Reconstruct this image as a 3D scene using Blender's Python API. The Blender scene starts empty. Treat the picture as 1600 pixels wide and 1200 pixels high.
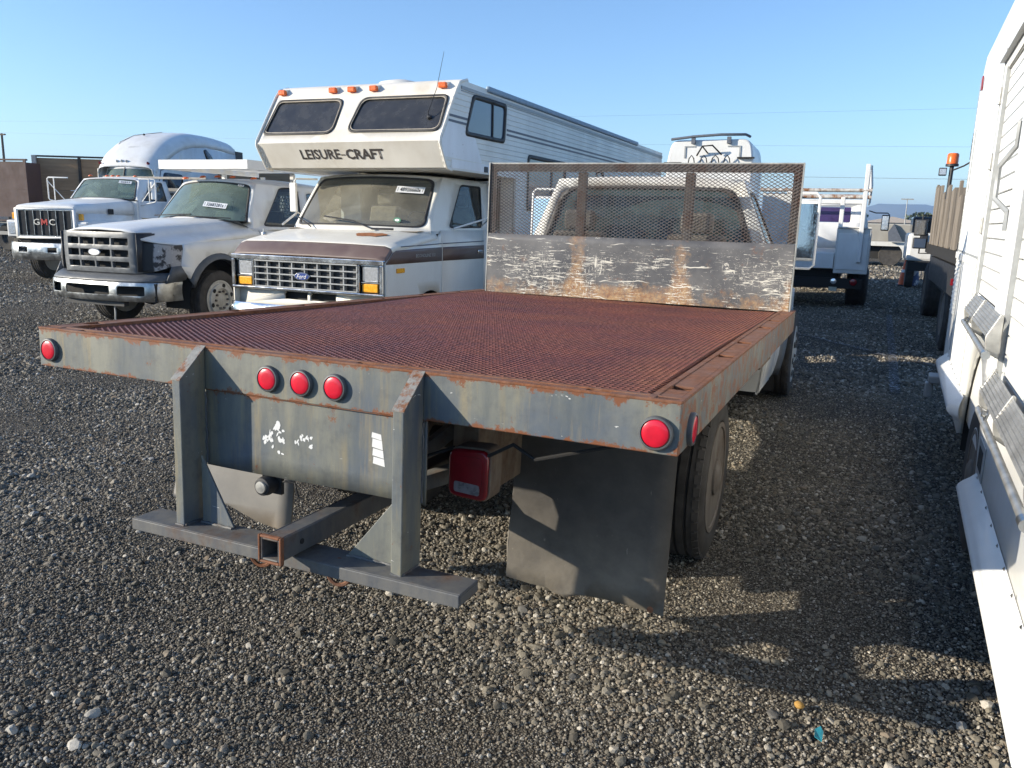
import bpy, bmesh, math, random
import numpy as np
from mathutils import Vector, Matrix, Quaternion
random.seed(7); rng = np.random.default_rng(11)
S = bpy.context.scene; COL = S.collection
# ------------------------------------------------------------------ camera, sky, sun
R = ((0.9157168, 0.1033811, -0.3882977), (0.4011136, -0.1777309, 0.8986210), (0.0238879, -0.9786338, -0.2042187))
cam = bpy.data.objects.new('camera', bpy.data.cameras.new('camera')); COL.objects.link(cam)
cam.data.sensor_width = 36; cam.data.lens = 1237/1600*36; cam.data.clip_start = .05; cam.data.clip_end = 20000
cam.matrix_world = Matrix(((R[0][0], -R[0][1], -R[0][2], 0), (R[1][0], -R[1][1], -R[1][2], 0), (R[2][0], -R[2][1], -R[2][2], 1.62), (0, 0, 0, 1)))
S.camera = cam
AZ, EL = math.radians(57.8), math.radians(18.1)      # where the sunlight travels to, and the sun's height
W = bpy.data.worlds.new('World'); S.world = W; W.use_nodes = True
wn = W.node_tree; sky = wn.nodes.new('ShaderNodeTexSky'); sky.sky_type = 'NISHITA'; sky.sun_disc = False
sky.sun_elevation = EL; sky.sun_rotation = AZ + math.pi; sky.air_density = 1.0; sky.dust_density = 0.25; sky.ozone_density = 3.0
tint = wn.nodes.new('ShaderNodeMix'); tint.data_type = 'RGBA'; tint.blend_type = 'MULTIPLY'; tint.inputs[0].default_value = 1; tint.inputs[7].default_value = (.83, .925, 1.05, 1)
wn.links.new(sky.outputs[0], tint.inputs[6]); wn.links.new(tint.outputs[2], wn.nodes['Background'].inputs[0]); wn.nodes['Background'].inputs[1].default_value = 0.136
sun = bpy.data.objects.new('sun', bpy.data.lights.new('sun', 'SUN')); COL.objects.link(sun)
sun.data.energy = 5.0; sun.data.angle = math.radians(.55); sun.data.color = (1, .91, .76)
sun.rotation_euler = Vector((math.sin(AZ)*math.cos(EL), math.cos(AZ)*math.cos(EL), -math.sin(EL))).to_track_quat('-Z', 'Y').to_euler()
S.view_settings.view_transform = 'Standard'; S.view_settings.look = 'None'; S.view_settings.gamma = 1
S.view_settings.use_curve_mapping = False; S.view_settings.exposure = 0.76
S.cycles.max_bounces = 8; S.cycles.transparent_max_bounces = 12; S.cycles.use_denoising = True
S.cycles.caustics_reflective = False; S.cycles.caustics_refractive = False

# ------------------------------------------------------------------ material helpers
class Nodes:
    def __init__(s, name, coord='Object'):
        s.m = bpy.data.materials.new(name); s.m.use_nodes = True; s.t = s.m.node_tree
        s.b = s.t.nodes['Principled BSDF']; s.o = s.t.nodes['Material Output']
        s.c = s.t.nodes.new('ShaderNodeTexCoord').outputs[coord]
    def n(s, typ, **k):
        n = s.t.nodes.new('ShaderNode'+typ)
        for a, v in k.items(): setattr(n, a, v)
        return n
    def put(s, sock, v):
        if isinstance(v, bpy.types.NodeSocket): s.t.links.new(v, sock)
        elif hasattr(sock.default_value, '__len__') and len(sock.default_value) == 4 and len(v) == 3: sock.default_value = (*v, 1)
        else: sock.default_value = v
    def scaled(s, xyz):
        n = s.n('Mapping'); s.put(n.inputs[0], s.c); n.inputs['Scale'].default_value = xyz; return n.outputs[0]
    def noise(s, scale, detail=4, rough=.6, vec=None, dist=0):
        n = s.n('TexNoise'); s.put(n.inputs['Vector'], vec or s.c); n.inputs['Scale'].default_value = scale
        n.inputs['Detail'].default_value = detail; n.inputs['Roughness'].default_value = rough; n.inputs['Distortion'].default_value = dist
        return n.outputs['Fac']
    def vor(s, scale, out='Color', vec=None, feature='F1'):
        n = s.n('TexVoronoi', feature=feature); s.put(n.inputs['Vector'], vec or s.c); n.inputs['Scale'].default_value = scale; return n.outputs[out]
    def ramp(s, f, *stops):
        n = s.n('ValToRGB'); s.put(n.inputs[0], f); e = n.color_ramp.elements
        while len(e) < len(stops): e.new(.5)
        for i, (p, c) in enumerate(stops):
            e[i].position = p; e[i].color = (c, c, c, 1) if not hasattr(c, '__len__') else (*c, 1)
        return n.outputs[0]
    def mask(s, f, lo, hi): return s.ramp(f, (lo, 0.), (hi, 1.))
    def mix(s, f, a, b, mode='MIX'):
        n = s.n('Mix', data_type='RGBA', blend_type=mode); s.put(n.inputs[0], f); s.put(n.inputs[6], a); s.put(n.inputs[7], b); return n.outputs[2]
    def math(s, op, a, b=0.):
        n = s.n('Math', operation=op); s.put(n.inputs[0], a); s.put(n.inputs[1], b); n.use_clamp = True; return n.outputs[0]
    def xyz(s):
        n = s.n('SeparateXYZ'); s.put(n.inputs[0], s.c); return n.outputs
    def bump(s, h, strength=.3, dist=.01):
        n = s.n('Bump'); s.put(n.inputs['Height'], h); n.inputs['Strength'].default_value = strength; n.inputs['Distance'].default_value = dist
        s.t.links.new(n.outputs[0], s.b.inputs['Normal'])
    def set(s, **k):
        for a, v in k.items(): s.put(s.b.inputs[{'color': 'Base Color', 'rough': 'Roughness', 'metal': 'Metallic', 'spec': 'Specular IOR Level', 'coat': 'Coat Weight'}.get(a, a)], v)
        return s.m
def band(N, x, c, w, soft):           # 1 near coordinate value c, falling to 0 at w+soft
    d = N.n('Math', operation='SUBTRACT'); N.put(d.inputs[0], x); d.inputs[1].default_value = c
    a = N.n('Math', operation='ABSOLUTE'); N.put(a.inputs[0], d.outputs[0])
    m = N.n('MapRange'); N.put(m.inputs[0], a.outputs[0]); m.inputs[1].default_value = w; m.inputs[2].default_value = w+soft; m.inputs[3].default_value = 1; m.inputs[4].default_value = 0
    return m.outputs[0]
def paint(name, col, dirt=(.35, .3, .24), amount=.35, rough=.38, streak=3., coat=.2, fleck=0, metal=0):
    N = Nodes(name)
    st = N.noise(streak, 5, .65, N.scaled((1, 1, .25))); bl = N.noise(1.3, 4, .6)
    d = N.math('MULTIPLY', N.mask(N.math('MULTIPLY', st, bl), .16, .48), amount)
    c = N.mix(d, col, dirt)
    if fleck:
        c = N.mix(N.math('MULTIPLY', N.mask(N.noise(38, 3, .6), .70, .74), fleck), c, (.16, .075, .03))
    N.bump(N.noise(2.2, 2, .5), .06, .02)
    return N.set(color=c, rough=N.ramp(st, (.3, rough), (.8, min(1, rough+.3))), coat=coat, metal=metal)
def plain(name, col, rough=.5, metal=0, var=.25, scale=14, **k):
    N = Nodes(name); f = N.noise(scale, 4, .65)
    lo = tuple(c*(1-var) for c in col); hi = tuple(min(1, c*(1+var)) for c in col)
    N.bump(N.noise(scale*4, 3, .6), .08, .004)
    return N.set(color=N.ramp(f, (.3, lo), (.7, hi)), rough=N.ramp(f, (.3, max(.02, rough-.08)), (.7, min(1, rough+.1))), metal=metal, **k)
def rusty(name, col, rust=(.2, .075, .03), lo=.5, hi=.62, scale=5., rough=.6, col2=None):
    N = Nodes(name); a = N.noise(scale, 8, .7); b = N.noise(scale*3.1, 6, .7, N.scaled((1, 1, .35)))
    base = N.mix(N.mask(b, .35, .65), col, col2 or tuple(c*.7 for c in col))
    rc = N.mix(N.mask(N.noise(40, 4, .7), .35, .65), rust, tuple(c*.45 for c in rust))
    m = N.mask(N.math('ADD', N.math('MULTIPLY', a, .75), N.math('MULTIPLY', b, .25)), lo, hi)
    N.bump(N.noise(60, 5, .7), .25, .003)
    return N.set(color=N.mix(m, base, rc), rough=N.ramp(m, (0., rough), (1., .9)))
def glass(name, tint=(.75, .85, .82), dust_glare=.05, dust_glare_col=(.5, .5, .46), rough=.02, refl=1.45):  # diffuse layer stands for dust and for reflections painted as colour
    N = Nodes(name); t = N.t; t.nodes.remove(N.b)
    tr = N.n('BsdfTransparent'); N.put(tr.inputs[0], tint); gl = N.n('BsdfGlossy'); gl.inputs['Roughness'].default_value = rough
    df = N.n('BsdfDiffuse'); N.put(df.inputs[0], dust_glare_col)
    fr = N.n('Fresnel'); fr.inputs[0].default_value = refl
    m1 = N.n('MixShader'); m2 = N.n('MixShader')
    N.put(m1.inputs[0], N.ramp(N.noise(3, 5, .65), (.3, dust_glare*.75), (.75, min(1, dust_glare*1.35)))); t.links.new(tr.outputs[0], m1.inputs[1]); t.links.new(df.outputs[0], m1.inputs[2])
    t.links.new(fr.outputs[0], m2.inputs[0]); t.links.new(m1.outputs[0], m2.inputs[1]); t.links.new(gl.outputs[0], m2.inputs[2])
    t.links.new(m2.outputs[0], N.o.inputs[0]); return N.m

M = {}
M['white'] = paint('white_truck_paint', (.74, .74, .72), amount=.4)
M['white_dull'] = paint('chalky_white_paint', (.66, .66, .63), amount=.6, rough=.5, fleck=.8)
M['van'] = paint('van_white_paint', (.80, .80, .77), (.45, .42, .36), amount=.3, rough=.33)
M['cream'] = paint('cream_cab_paint', (.74, .71, .63), amount=.4, rough=.36)
M['cap'] = paint('cream_fibreglass', (.78, .735, .65), (.40, .33, .23), amount=.6, rough=.42, streak=2.2)
M['siding'] = paint('siding_paint', (.70, .69, .64), (.42, .40, .34), amount=.4, rough=.4)
M['patch'] = paint('patch_white', (.76, .77, .78), amount=.35, rough=.5, fleck=.9)
M['brown'] = paint('brown_stripe_paint', (.115, .072, .058), (.25, .2, .17), amount=.5, rough=.35)
M['stripe'] = plain('grey_stripe', (.10, .11, .13), .5)
M['black'] = plain('black_plastic', (.022, .022, .024), .5)
M['dark'] = plain('dark_underside', (.018, .017, .016), .85)
M['rubber'] = plain('tyre_rubber', (.052, .047, .042), .85, var=.5, scale=9)
M['gasket'] = plain('window_gasket', (.03, .028, .026), .6)
M['greyplastic'] = plain('grey_plastic', (.085, .09, .095), .5, var=.2)
M['grilleplastic'] = plain('grille_plastic', (.125, .132, .138), .42, var=.15)
M['greytrim'] = plain('grey_trim', (.30, .31, .31), .45, var=.15)
M['chrome'] = plain('chrome', (.62, .62, .62), .16, 1, var=.15, scale=6)
M['dullchrome'] = plain('dull_chrome', (.42, .43, .43), .33, 1, var=.35, scale=7)
M['alu'] = plain('aluminium', (.44, .43, .40), .45, .75, var=.25)
M['amber'] = plain('amber_lens', (.88, .38, .02), .25, var=.2, scale=40)
M['orange'] = plain('orange_lens', (.75, .13, .015), .25, var=.2, scale=40)
M['lens'] = plain('clear_lens', (.78, .80, .82), .10, .7, var=.2, scale=40)
M['interior'] = plain('tan_interior', (.27, .23, .18), .85)
M['greyint'] = plain('grey_interior', (.10, .105, .10), .85)
M['cushion'] = plain('seat_cushion', (.16, .15, .13), .9)
M['mirror'] = plain('mirror_glass', (.75, .8, .85), .04, 1, var=.03)
M['sticker'] = plain('sticker_white', (.80, .80, .79), .5, var=.04)
M['ink'] = plain('black_ink', (.012, .012, .013), .55, var=.1)
M['blue'] = plain('badge_blue', (.02, .05, .22), .3, var=.1)
M['red'] = plain('red_paint', (.42, .03, .02), .4)
M['lettering'] = plain('brown_lettering', (.055, .045, .04), .5, var=.1)
M['glass_g'] = glass('green_tint_glass', (.46, .66, .60), .30, (.40, .52, .46))  # green diffuse layer paints hazy reflections onto the pane
M['glass_rv'] = glass('dusty_glare_glass', (.82, .84, .76), .24, (.55, .52, .42))  # cream diffuse layer holds dust plus painted-in reflections
M['glass_band'] = glass('sunshade_band', (.42, .44, .44), .03)
M['glass_d'] = glass('dark_side_glass', (.45, .50, .50), .05)
M['glass_hero'] = glass('rear_window_glass', (.22, .34, .36), .28, (.13, .21, .225))  # blue-green diffuse layer puts reflections into the pane's colour
M['glass_opq'] = plain('dark_privacy_glass', (.02, .022, .026), .1, var=.3, scale=3)
N = Nodes('dusty_front_glass'); f = N.noise(5, 5, .65)
M['glass_front'] = N.set(color=N.ramp(f, (.3, (.024, .025, .028)), (.85, (.06, .059, .057))), rough=N.ramp(f, (.3, .12), (.75, .4)))
N = Nodes('blue_reflecting_glass'); f = N.noise(2, 3, .5)
M['glass_blue'] = N.set(color=(.05, .075, .12), rough=.08, metal=.0, spec=.9)

# flatbed: weathered grey-green paint with blue bleeding through, rust along edges
N = Nodes('weathered_bed_paint'); X, Y, Z = N.xyz()
st = N.noise(6, 6, .65, N.scaled((1, 1, .18))); bl = N.noise(2.6, 5, .6)
c = N.mix(N.mask(st, .36, .62), (.095, .108, .110), (.215, .212, .172))
c = N.mix(N.math('MULTIPLY', N.mask(bl, .48, .66), .7), c, (.075, .10, .14))
c = N.mix(N.math('MULTIPLY', N.mask(N.noise(9, 5, .7, N.scaled((1.6, 1.6, .14))), .52, .68), .6), c, (.30, .235, .12))
c = N.mix(N.math('MULTIPLY', N.mask(N.noise(16, 5, .7), .5, .72), .5), c, (.075, .08, .085))
ed = N.math('MAXIMUM', band(N, Z, 1.172, .006, .03), N.math('MAXIMUM', band(N, Z, 1.028, .003, .02), N.math('MULTIPLY', band(N, X, 1.22, .006, .05), .8)))
ed = N.math('MULTIPLY', ed, N.math('GREATER_THAN', Y, -.0012))
rs = N.math('ADD', N.noise(13, 7, .78), N.math('MULTIPLY', ed, .17))
c = N.mix(N.mask(rs, .63, .68), c, (.19, .07, .03))
c = N.mix(N.mask(N.noise(24, 6, .8), .70, .72), c, (.15, .06, .03))
c = N.mix(N.mask(N.noise(34, 4, .7, N.scaled((.35, .35, 1.6)), .5), .695, .71), c, (.58, .57, .53))
c = N.mix(N.mask(N.noise(50, 4, .7, N.scaled((1.2, 1.2, .5)), .4), .72, .735), c, (.55, .53, .48))
N.bump(N.noise(30, 5, .6), .18, .004)
M['bed'] = N.set(color=c, rough=.48, spec=.45)
M['bedrust'] = rusty('bed_edge_rust', (.21, .095, .05), (.25, .09, .035), .42, .55, 7, .75, (.15, .075, .05))
M['tread'] = None
N = Nodes('rusted_deck'); a = N.noise(1.6, 6, .65); b = N.noise(24, 5, .7)
c = N.mix(N.mask(a, .36, .70), (.105, .035, .028), (.170, .052, .029)); c = N.mix(N.math('MULTIPLY', N.mask(b, .4, .7), .6), c, (.034, .017, .018))
X, Y, Z = N.xyz()
edge = N.math('MAXIMUM', band(N, Y, 0, .02, .3), N.math('MAXIMUM', band(N, X, 1.15, .02, .3), band(N, Y, 3.7, .06, .35)))
c = N.mix(N.math('MULTIPLY', N.math('MULTIPLY', edge, N.mask(N.noise(7, 5, .7), .35, .75)), .7), c, (.20, .08, .036))
sp_ = N.math('MULTIPLY', N.math('MULTIPLY', band(N, X, .0, .02, .22), band(N, Y, 3.48, .01, .09)), N.mask(N.noise(9, 5, .7), .40, .6))
c = N.mix(sp_, c, (.34, .12, .045))
N.bump(N.noise(70, 4, .7), .2, .003)
M['deck'] = N.set(color=c, rough=N.ramp(N.noise(2.1, 5, .65), (.35, .40), (.65, .66)), spec=.42)
# headboard plate: dark grey paint, scratched white, rust climbing from below and beside the uprights
N = Nodes('scratched_headboard'); X, Y, Z = N.xyz()
base = N.mix(N.mask(N.noise(4, 5, .6), .35, .65), (.060, .060, .066), (.135, .13, .128))
low = N.n('MapRange'); N.put(low.inputs[0], Z); low.inputs[1].default_value = 1.62; low.inputs[2].default_value = 1.19; low.inputs[3].default_value = 0; low.inputs[4].default_value = 1
lw = low.outputs[0]; bot = N.n('MapRange'); N.put(bot.inputs[0], Z); bot.inputs[1].default_value = 1.33; bot.inputs[2].default_value = 1.19; bot.inputs[3].default_value = 0; bot.inputs[4].default_value = 1
up = N.math('MAXIMUM', band(N, X, -.36, .02, .09), N.math('MAXIMUM', band(N, X, .43, .02, .08), N.math('MULTIPLY', band(N, X, 1.2, .02, .06), N.math('MULTIPLY', lw, 1.4))))
cen = N.math('MULTIPLY', band(N, X, .02, .2, .35), bot.outputs[0])
ru = N.math('ADD', N.math('MULTIPLY', bot.outputs[0], .30), N.math('ADD', N.math('MULTIPLY', up, N.math('ADD', N.math('MULTIPLY', lw, .30), .20)), N.math('MULTIPLY', cen, .34)))
rn = N.noise(11, 9, .8); rs = N.math('ADD', N.math('MULTIPLY', ru, .75), N.math('SUBTRACT', rn, .34))
rm = N.math('MULTIPLY', N.mask(rs, .26, .52), N.ramp(N.noise(55, 5, .8), (.36, .45), (.55, 1.)))
rc = N.mix(N.mask(N.noise(26, 6, .75), .40, .66), (.46, .29, .14), (.24, .095, .035))
c = N.mix(N.math('MULTIPLY', rm, .9), base, rc)
c = N.mix(N.math('MULTIPLY', N.mask(N.noise(6, 6, .75), .60, .68), .7), c, (.17, .075, .04))
zone = N.ramp(N.noise(2.6, 4, .6), (.36, 0.), (.56, 1.)); zn = N.math('MULTIPLY', N.math('ADD', zone, .25), N.ramp(lw, (0., .35), (.4, 1.)))
th = N.math('MULTIPLY', zn, .125)
def scr(scale, sx, sz, d, lo): return N.mask(N.math('ADD', N.noise(scale, 5, .75, N.scaled((sx, 1, sz)), d), th), lo, lo+.02)
h = N.math('MAXIMUM', scr(11, .8, 7.5, .5, .70), N.math('MAXIMUM', scr(18, .55, 6., .9, .71), scr(12, 6.5, .8, .9, .735)))
h = N.math('MAXIMUM', h, N.math('MAXIMUM', scr(40, 1., 1.2, .3, .735), scr(9, 1.6, 2.2, 2.5, .745)))
wv = N.n('TexWave', wave_type='BANDS', bands_direction='Z'); N.put(wv.inputs['Vector'], N.c); wv.inputs['Scale'].default_value = 2.3; wv.inputs['Distortion'].default_value = 3.2; wv.inputs['Detail'].default_value = 3; wv.inputs['Detail Scale'].default_value = 1.6
h = N.math('MAXIMUM', h, N.math('MULTIPLY', N.mask(wv.outputs['Fac'], .992, .998), N.mask(N.noise(3.2, 3, .5), .5, .56)))
c = N.mix(N.math('MULTIPLY', h, .92), c, (.70, .66, .57))
N.bump(N.noise(9, 5, .6), .3, .008)
M['headboard'] = N.set(color=c, rough=.5)
M['meshsteel'] = rusty('rusty_mesh_steel', (.060, .052, .050), (.10, .055, .04), .48, .66, 8, .6, (.10, .092, .09))
M['angle'] = rusty('rusty_angle_iron', (.075, .062, .058), (.12, .058, .04), .46, .64, 6, .7, (.17, .15, .13))
M['capsteel'] = rusty('post_cap_steel', (.25, .245, .22), (.24, .09, .035), .47, .56, 16, .6, (.17, .17, .16))
M['galv'] = plain('galvanised_angle', (.33, .33, .31), .55, .35, var=.3, scale=9)
M['dullsteel'] = rusty('dull_painted_steel', (.075, .08, .088), (.15, .08, .045), .52, .68, 5, .62, (.135, .13, .118))
N = Nodes('dusty_mud_flap'); X, Y, Z = N.xyz()
lw = N.n('MapRange'); N.put(lw.inputs[0], Z); lw.inputs[1].default_value = .62; lw.inputs[2].default_value = .22; lw.inputs[3].default_value = 0; lw.inputs[4].default_value = 1
f = N.math('MULTIPLY', N.math('ADD', N.math('MULTIPLY', lw.outputs[0], .8), .18), N.ramp(N.noise(4, 6, .65), (.3, .25), (.66, 1.)))
c = N.mix(f, N.mix(N.mask(N.noise(7, 5, .65), .35, .7), (.030, .028, .027), (.055, .050, .046)), (.235, .205, .16))
c = N.mix(N.math('MULTIPLY', N.mask(N.noise(40, 4, .7, N.scaled((1, 1, .4))), .68, .72), .6), c, (.25, .22, .18)); N.bump(N.noise(5, 4, .6), .35, .02)
M['flap'] = N.set(color=c, rough=.65)
N = Nodes('silty_mud_flap'); X, Y, Z = N.xyz()
lw = N.n('MapRange'); N.put(lw.inputs[0], Z); lw.inputs[1].default_value = .42; lw.inputs[2].default_value = .2; lw.inputs[3].default_value = 0; lw.inputs[4].default_value = 1
f = N.math('MULTIPLY', lw.outputs[0], N.ramp(N.noise(3.5, 5, .6), (.3, .3), (.65, 1.)))
M['flap2'] = N.set(color=N.mix(f, N.mix(N.mask(N.noise(6, 5, .6), .35, .7), (.16, .15, .135), (.22, .205, .18)), (.30, .20, .10)), rough=.6)
M['tanframe'] = rusty('dusty_frame', (.22, .17, .12), (.17, .10, .06), .45, .65, 6, .8, (.14, .11, .085))
M['dimlens'] = plain('dim_clear_lens', (.20, .18, .18), .3, var=.3, scale=50)
M['redlens'] = None
N = Nodes('red_marker_lens'); r = N.vor(420, 'Distance')
N.bump(r, .15, .0006); M['redlens'] = N.set(color=N.ramp(N.noise(30, 3, .6), (.3, (.66, .012, .035)), (.7, (.50, .010, .028))), rough=.28, coat=.3)
N = Nodes('red_tail_lens'); M['redtail'] = N.set(color=N.ramp(N.noise(16, 3, .6), (.3, (.16, .005, .010)), (.7, (.24, .008, .016))), rough=.22, coat=.4)  # red deepened so the rail's shade sits in the colour
M['rim'] = rusty('dirty_wheel', (.20, .175, .145), (.15, .10, .065), .45, .7, 4, .75, (.135, .115, .095))
M['whiterim'] = rusty('white_wheel', (.55, .54, .50), (.25, .14, .08), .6, .75, 5, .5, (.42, .40, .36))
M['wood'] = None
N = Nodes('weathered_stake_wood'); g = N.noise(7, 6, .7, N.scaled((3, 3, .22)))
N.bump(g, .4, .01); M['wood'] = N.set(color=N.ramp(g, (.3, (.12, .10, .078)), (.7, (.27, .23, .185))), rough=.9)
N = Nodes('plywood'); g = N.noise(3, 6, .65, N.scaled((.25, .25, 2.5)))
M['ply'] = N.set(color=N.ramp(g, (.3, (.20, .13, .075)), (.75, (.34, .235, .14))), rough=.85)
M['maroon'] = rusty('maroon_board', (.085, .045, .04), (.12, .07, .05), .45, .7, 2, .7, (.065, .038, .036))
M['purple'] = plain('purple_film', (.055, .035, .12), .12, var=.3, scale=2)
M['concrete'] = plain('pale_concrete', (.36, .34, .30), .85, var=.15, scale=1.5)

# ------------------------------------------------------------------ mesh helpers
class MB:
    def __init__(s): s.v = []; s.f = []
    def add(s, vs, fs):
        b = len(s.v); s.v += [tuple(v) for v in vs]; s.f += [tuple(i+b for i in f) for f in fs]; return s
    def hexa(s, p):     # 8 points: bottom ring 0-3 (ccw from above), top ring 4-7
        return s.add(p, [(3, 2, 1, 0), (4, 5, 6, 7), (0, 1, 5, 4), (1, 2, 6, 5), (2, 3, 7, 6), (3, 0, 4, 7)])
    def box(s, x0, x1, y0, y1, z0, z1):
        return s.hexa([(x0, y0, z0), (x1, y0, z0), (x1, y1, z0), (x0, y1, z0), (x0, y0, z1), (x1, y0, z1), (x1, y1, z1), (x0, y1, z1)])
    def beam(s, p, q, w, h, up=(0, 0, 1)):
        p = Vector(p); q = Vector(q); d = (q-p).normalized(); u = Vector(up)
        if abs(d.dot(u)) > .98: u = Vector((0, 1, 0))
        a = d.cross(u).normalized()*w/2; b = a.cross(d).normalized()*h/2
        return s.hexa([p-a-b, p+a-b, q+a-b, q-a-b, p-a+b, p+a+b, q+a+b, q-a+b])
    def tube(s, pts, r, n=8, closed=False, cap=True):
        P = [Vector(p) for p in pts]; m = len(P); rr = r if hasattr(r, '__len__') else [r]*m; b = len(s.v); ref = None
        for i in range(m):
            a = P[i-1] if (i or closed) else P[i]; c = P[(i+1) % m] if (i < m-1 or closed) else P[i]
            d = (c-a).normalized()
            if ref is None: ref = d.orthogonal().normalized()
            ref = (ref-d*ref.dot(d)).normalized(); w = d.cross(ref)
            for k in range(n):
                t = 2*math.pi*k/n; s.v.append(tuple(P[i]+(ref*math.cos(t)+w*math.sin(t))*rr[i]))
        for i in range(m if closed else m-1):
            for k in range(n):
                j = (i+1) % m; s.f.append((b+i*n+k, b+i*n+(k+1) % n, b+j*n+(k+1) % n, b+j*n+k))
        if cap and not closed:
            s.f.append(tuple(b+k for k in range(n))[::-1]); s.f.append(tuple(b+(m-1)*n+k for k in range(n)))
        return s
    def lathe(s, prof, o, axis, n=24):   # prof: (radius, along axis)
        o = Vector(o); d = Vector(axis).normalized(); a = d.orthogonal().normalized(); c = d.cross(a); b = len(s.v); m = len(prof)
        for r, h in prof:
            for k in range(n):
                t = 2*math.pi*k/n; s.v.append(tuple(o+d*h+(a*math.cos(t)+c*math.sin(t))*r))
        for i in range(m-1):
            for k in range(n): s.f.append((b+i*n+k, b+i*n+(k+1) % n, b+(i+1)*n+(k+1) % n, b+(i+1)*n+k))
        if prof[0][0] > 1e-4: s.f.append(tuple(b+k for k in range(n))[::-1])
        if prof[-1][0] > 1e-4: s.f.append(tuple(b+(m-1)*n+k for k in range(n)))
        return s
    def prism(s, poly, t, fn):          # poly in 2D extruded by t; fn(u,v,w)->3D
        n = len(poly); b = len(s.v)
        s.v += [tuple(fn(u, v, 0)) for u, v in poly]+[tuple(fn(u, v, t)) for u, v in poly]
        s.f.append(tuple(range(b+n-1, b-1, -1))); s.f.append(tuple(range(b+n, b+2*n)))
        for i in range(n): j = (i+1) % n; s.f.append((b+i, b+j, b+n+j, b+n+i))
        return s
    def grid(s, rows):
        b = len(s.v); m = len(rows); n = len(rows[0])
        for r in rows: s.v += [tuple(p) for p in r]
        for i in range(m-1):
            for k in range(n-1): s.f.append((b+i*n+k, b+i*n+k+1, b+(i+1)*n+k+1, b+(i+1)*n+k))
        return s
    def build(s, name, mat, parent=None, smooth=35, bevel=0, solid=0, out=None, seg=2):
        me = bpy.data.meshes.new(name); me.from_pydata(s.v, [], s.f)
        return finish(me, name, mat, parent, smooth, bevel, solid, out, seg)
def finish(me, name, mat, parent, smooth=35, bevel=0, solid=0, out=None, seg=2):
    bm = bmesh.new(); bm.from_mesh(me)
    if out is None and not solid: bmesh.ops.recalc_face_normals(bm, faces=bm.faces)
    elif out is not None:
        bmesh.ops.recalc_face_normals(bm, faces=bm.faces)
        if sum((f.normal.dot(Vector(out))*f.calc_area() for f in bm.faces), 0.) < 0: bmesh.ops.reverse_faces(bm, faces=bm.faces)
    bm.to_mesh(me); bm.free()
    if smooth:
        for p in me.polygons: p.use_smooth = True
        me.set_sharp_from_angle(angle=math.radians(smooth))
    if isinstance(mat, str): mat = M[mat]
    me.materials.append(mat); o = bpy.data.objects.new(name, me); COL.objects.link(o)
    if parent: o.parent = parent
    if solid:
        m = o.modifiers.new('thick', 'SOLIDIFY'); m.thickness = solid; m.offset = -1
    if bevel:
        m = o.modifiers.new('edge', 'BEVEL'); m.width = bevel; m.segments = seg; m.limit_method = 'ANGLE'; m.angle_limit = math.radians(40); m.harden_normals = False
    return o
def rpoly(pts, r, n=4):                  # round the corners of a polygon
    out = []; m = len(pts)
    for i in range(m):
        p, a, c = (Vector(q) for q in (pts[i], pts[i-1], pts[(i+1) % m]))
        rr = r[i] if hasattr(r, '__len__') else r
        if rr <= 0: out.append(tuple(p)); continue
        u = (a-p); w = (c-p); k = min(rr, u.length*.48, w.length*.48); u = p+u.normalized()*k; w = p+w.normalized()*k
        for t in range(n+1):
            t /= n; out.append(tuple(u*(1-t)**2+p*2*t*(1-t)+w*t*t))
    return out
def panel(name, outline, fn, mat, parent, holes=(), cu=(), cv=(), thick=.02, out=(0, -1, 0), bevel=0, smooth=40):
    bm = bmesh.new(); es = []
    for loop in [outline, *holes]:
        vs = [bm.verts.new((p[0], p[1], 0)) for p in loop]
        es += [bm.edges.new((vs[i], vs[(i+1) % len(vs)])) for i in range(len(vs))]
    bmesh.ops.triangle_fill(bm, edges=es, use_beauty=True, use_dissolve=False)
    if holes:                              # drop any triangle that landed in a hole
        def inside(p, L):
            c = False; n = len(L)
            for i in range(n):
                a, b = L[i], L[(i+1) % n]
                if (a[1] > p[1]) != (b[1] > p[1]) and p[0] < (b[0]-a[0])*(p[1]-a[1])/(b[1]-a[1])+a[0]: c = not c
            return c
        bad = [f for f in bm.faces if any(inside(f.calc_center_median(), L) for L in holes)]
        if bad: bmesh.ops.delete(bm, geom=bad, context='FACES')
    for ax, cuts in ((0, cu), (1, cv)):
        for c in cuts:
            co = [0, 0, 0]; no = [0, 0, 0]; co[ax] = c; no[ax] = 1
            bmesh.ops.bisect_plane(bm, geom=bm.verts[:]+bm.edges[:]+bm.faces[:], plane_co=co, plane_no=no)
    for v in bm.verts: v.co = Vector(fn(v.co.x, v.co.y))
    me = bpy.data.meshes.new(name); bm.to_mesh(me); bm.free()
    return finish(me, name, mat, parent, smooth, bevel, thick, out)
def lin(a, b, n): return [a+(b-a)*i/n for i in range(n+1)]
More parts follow.
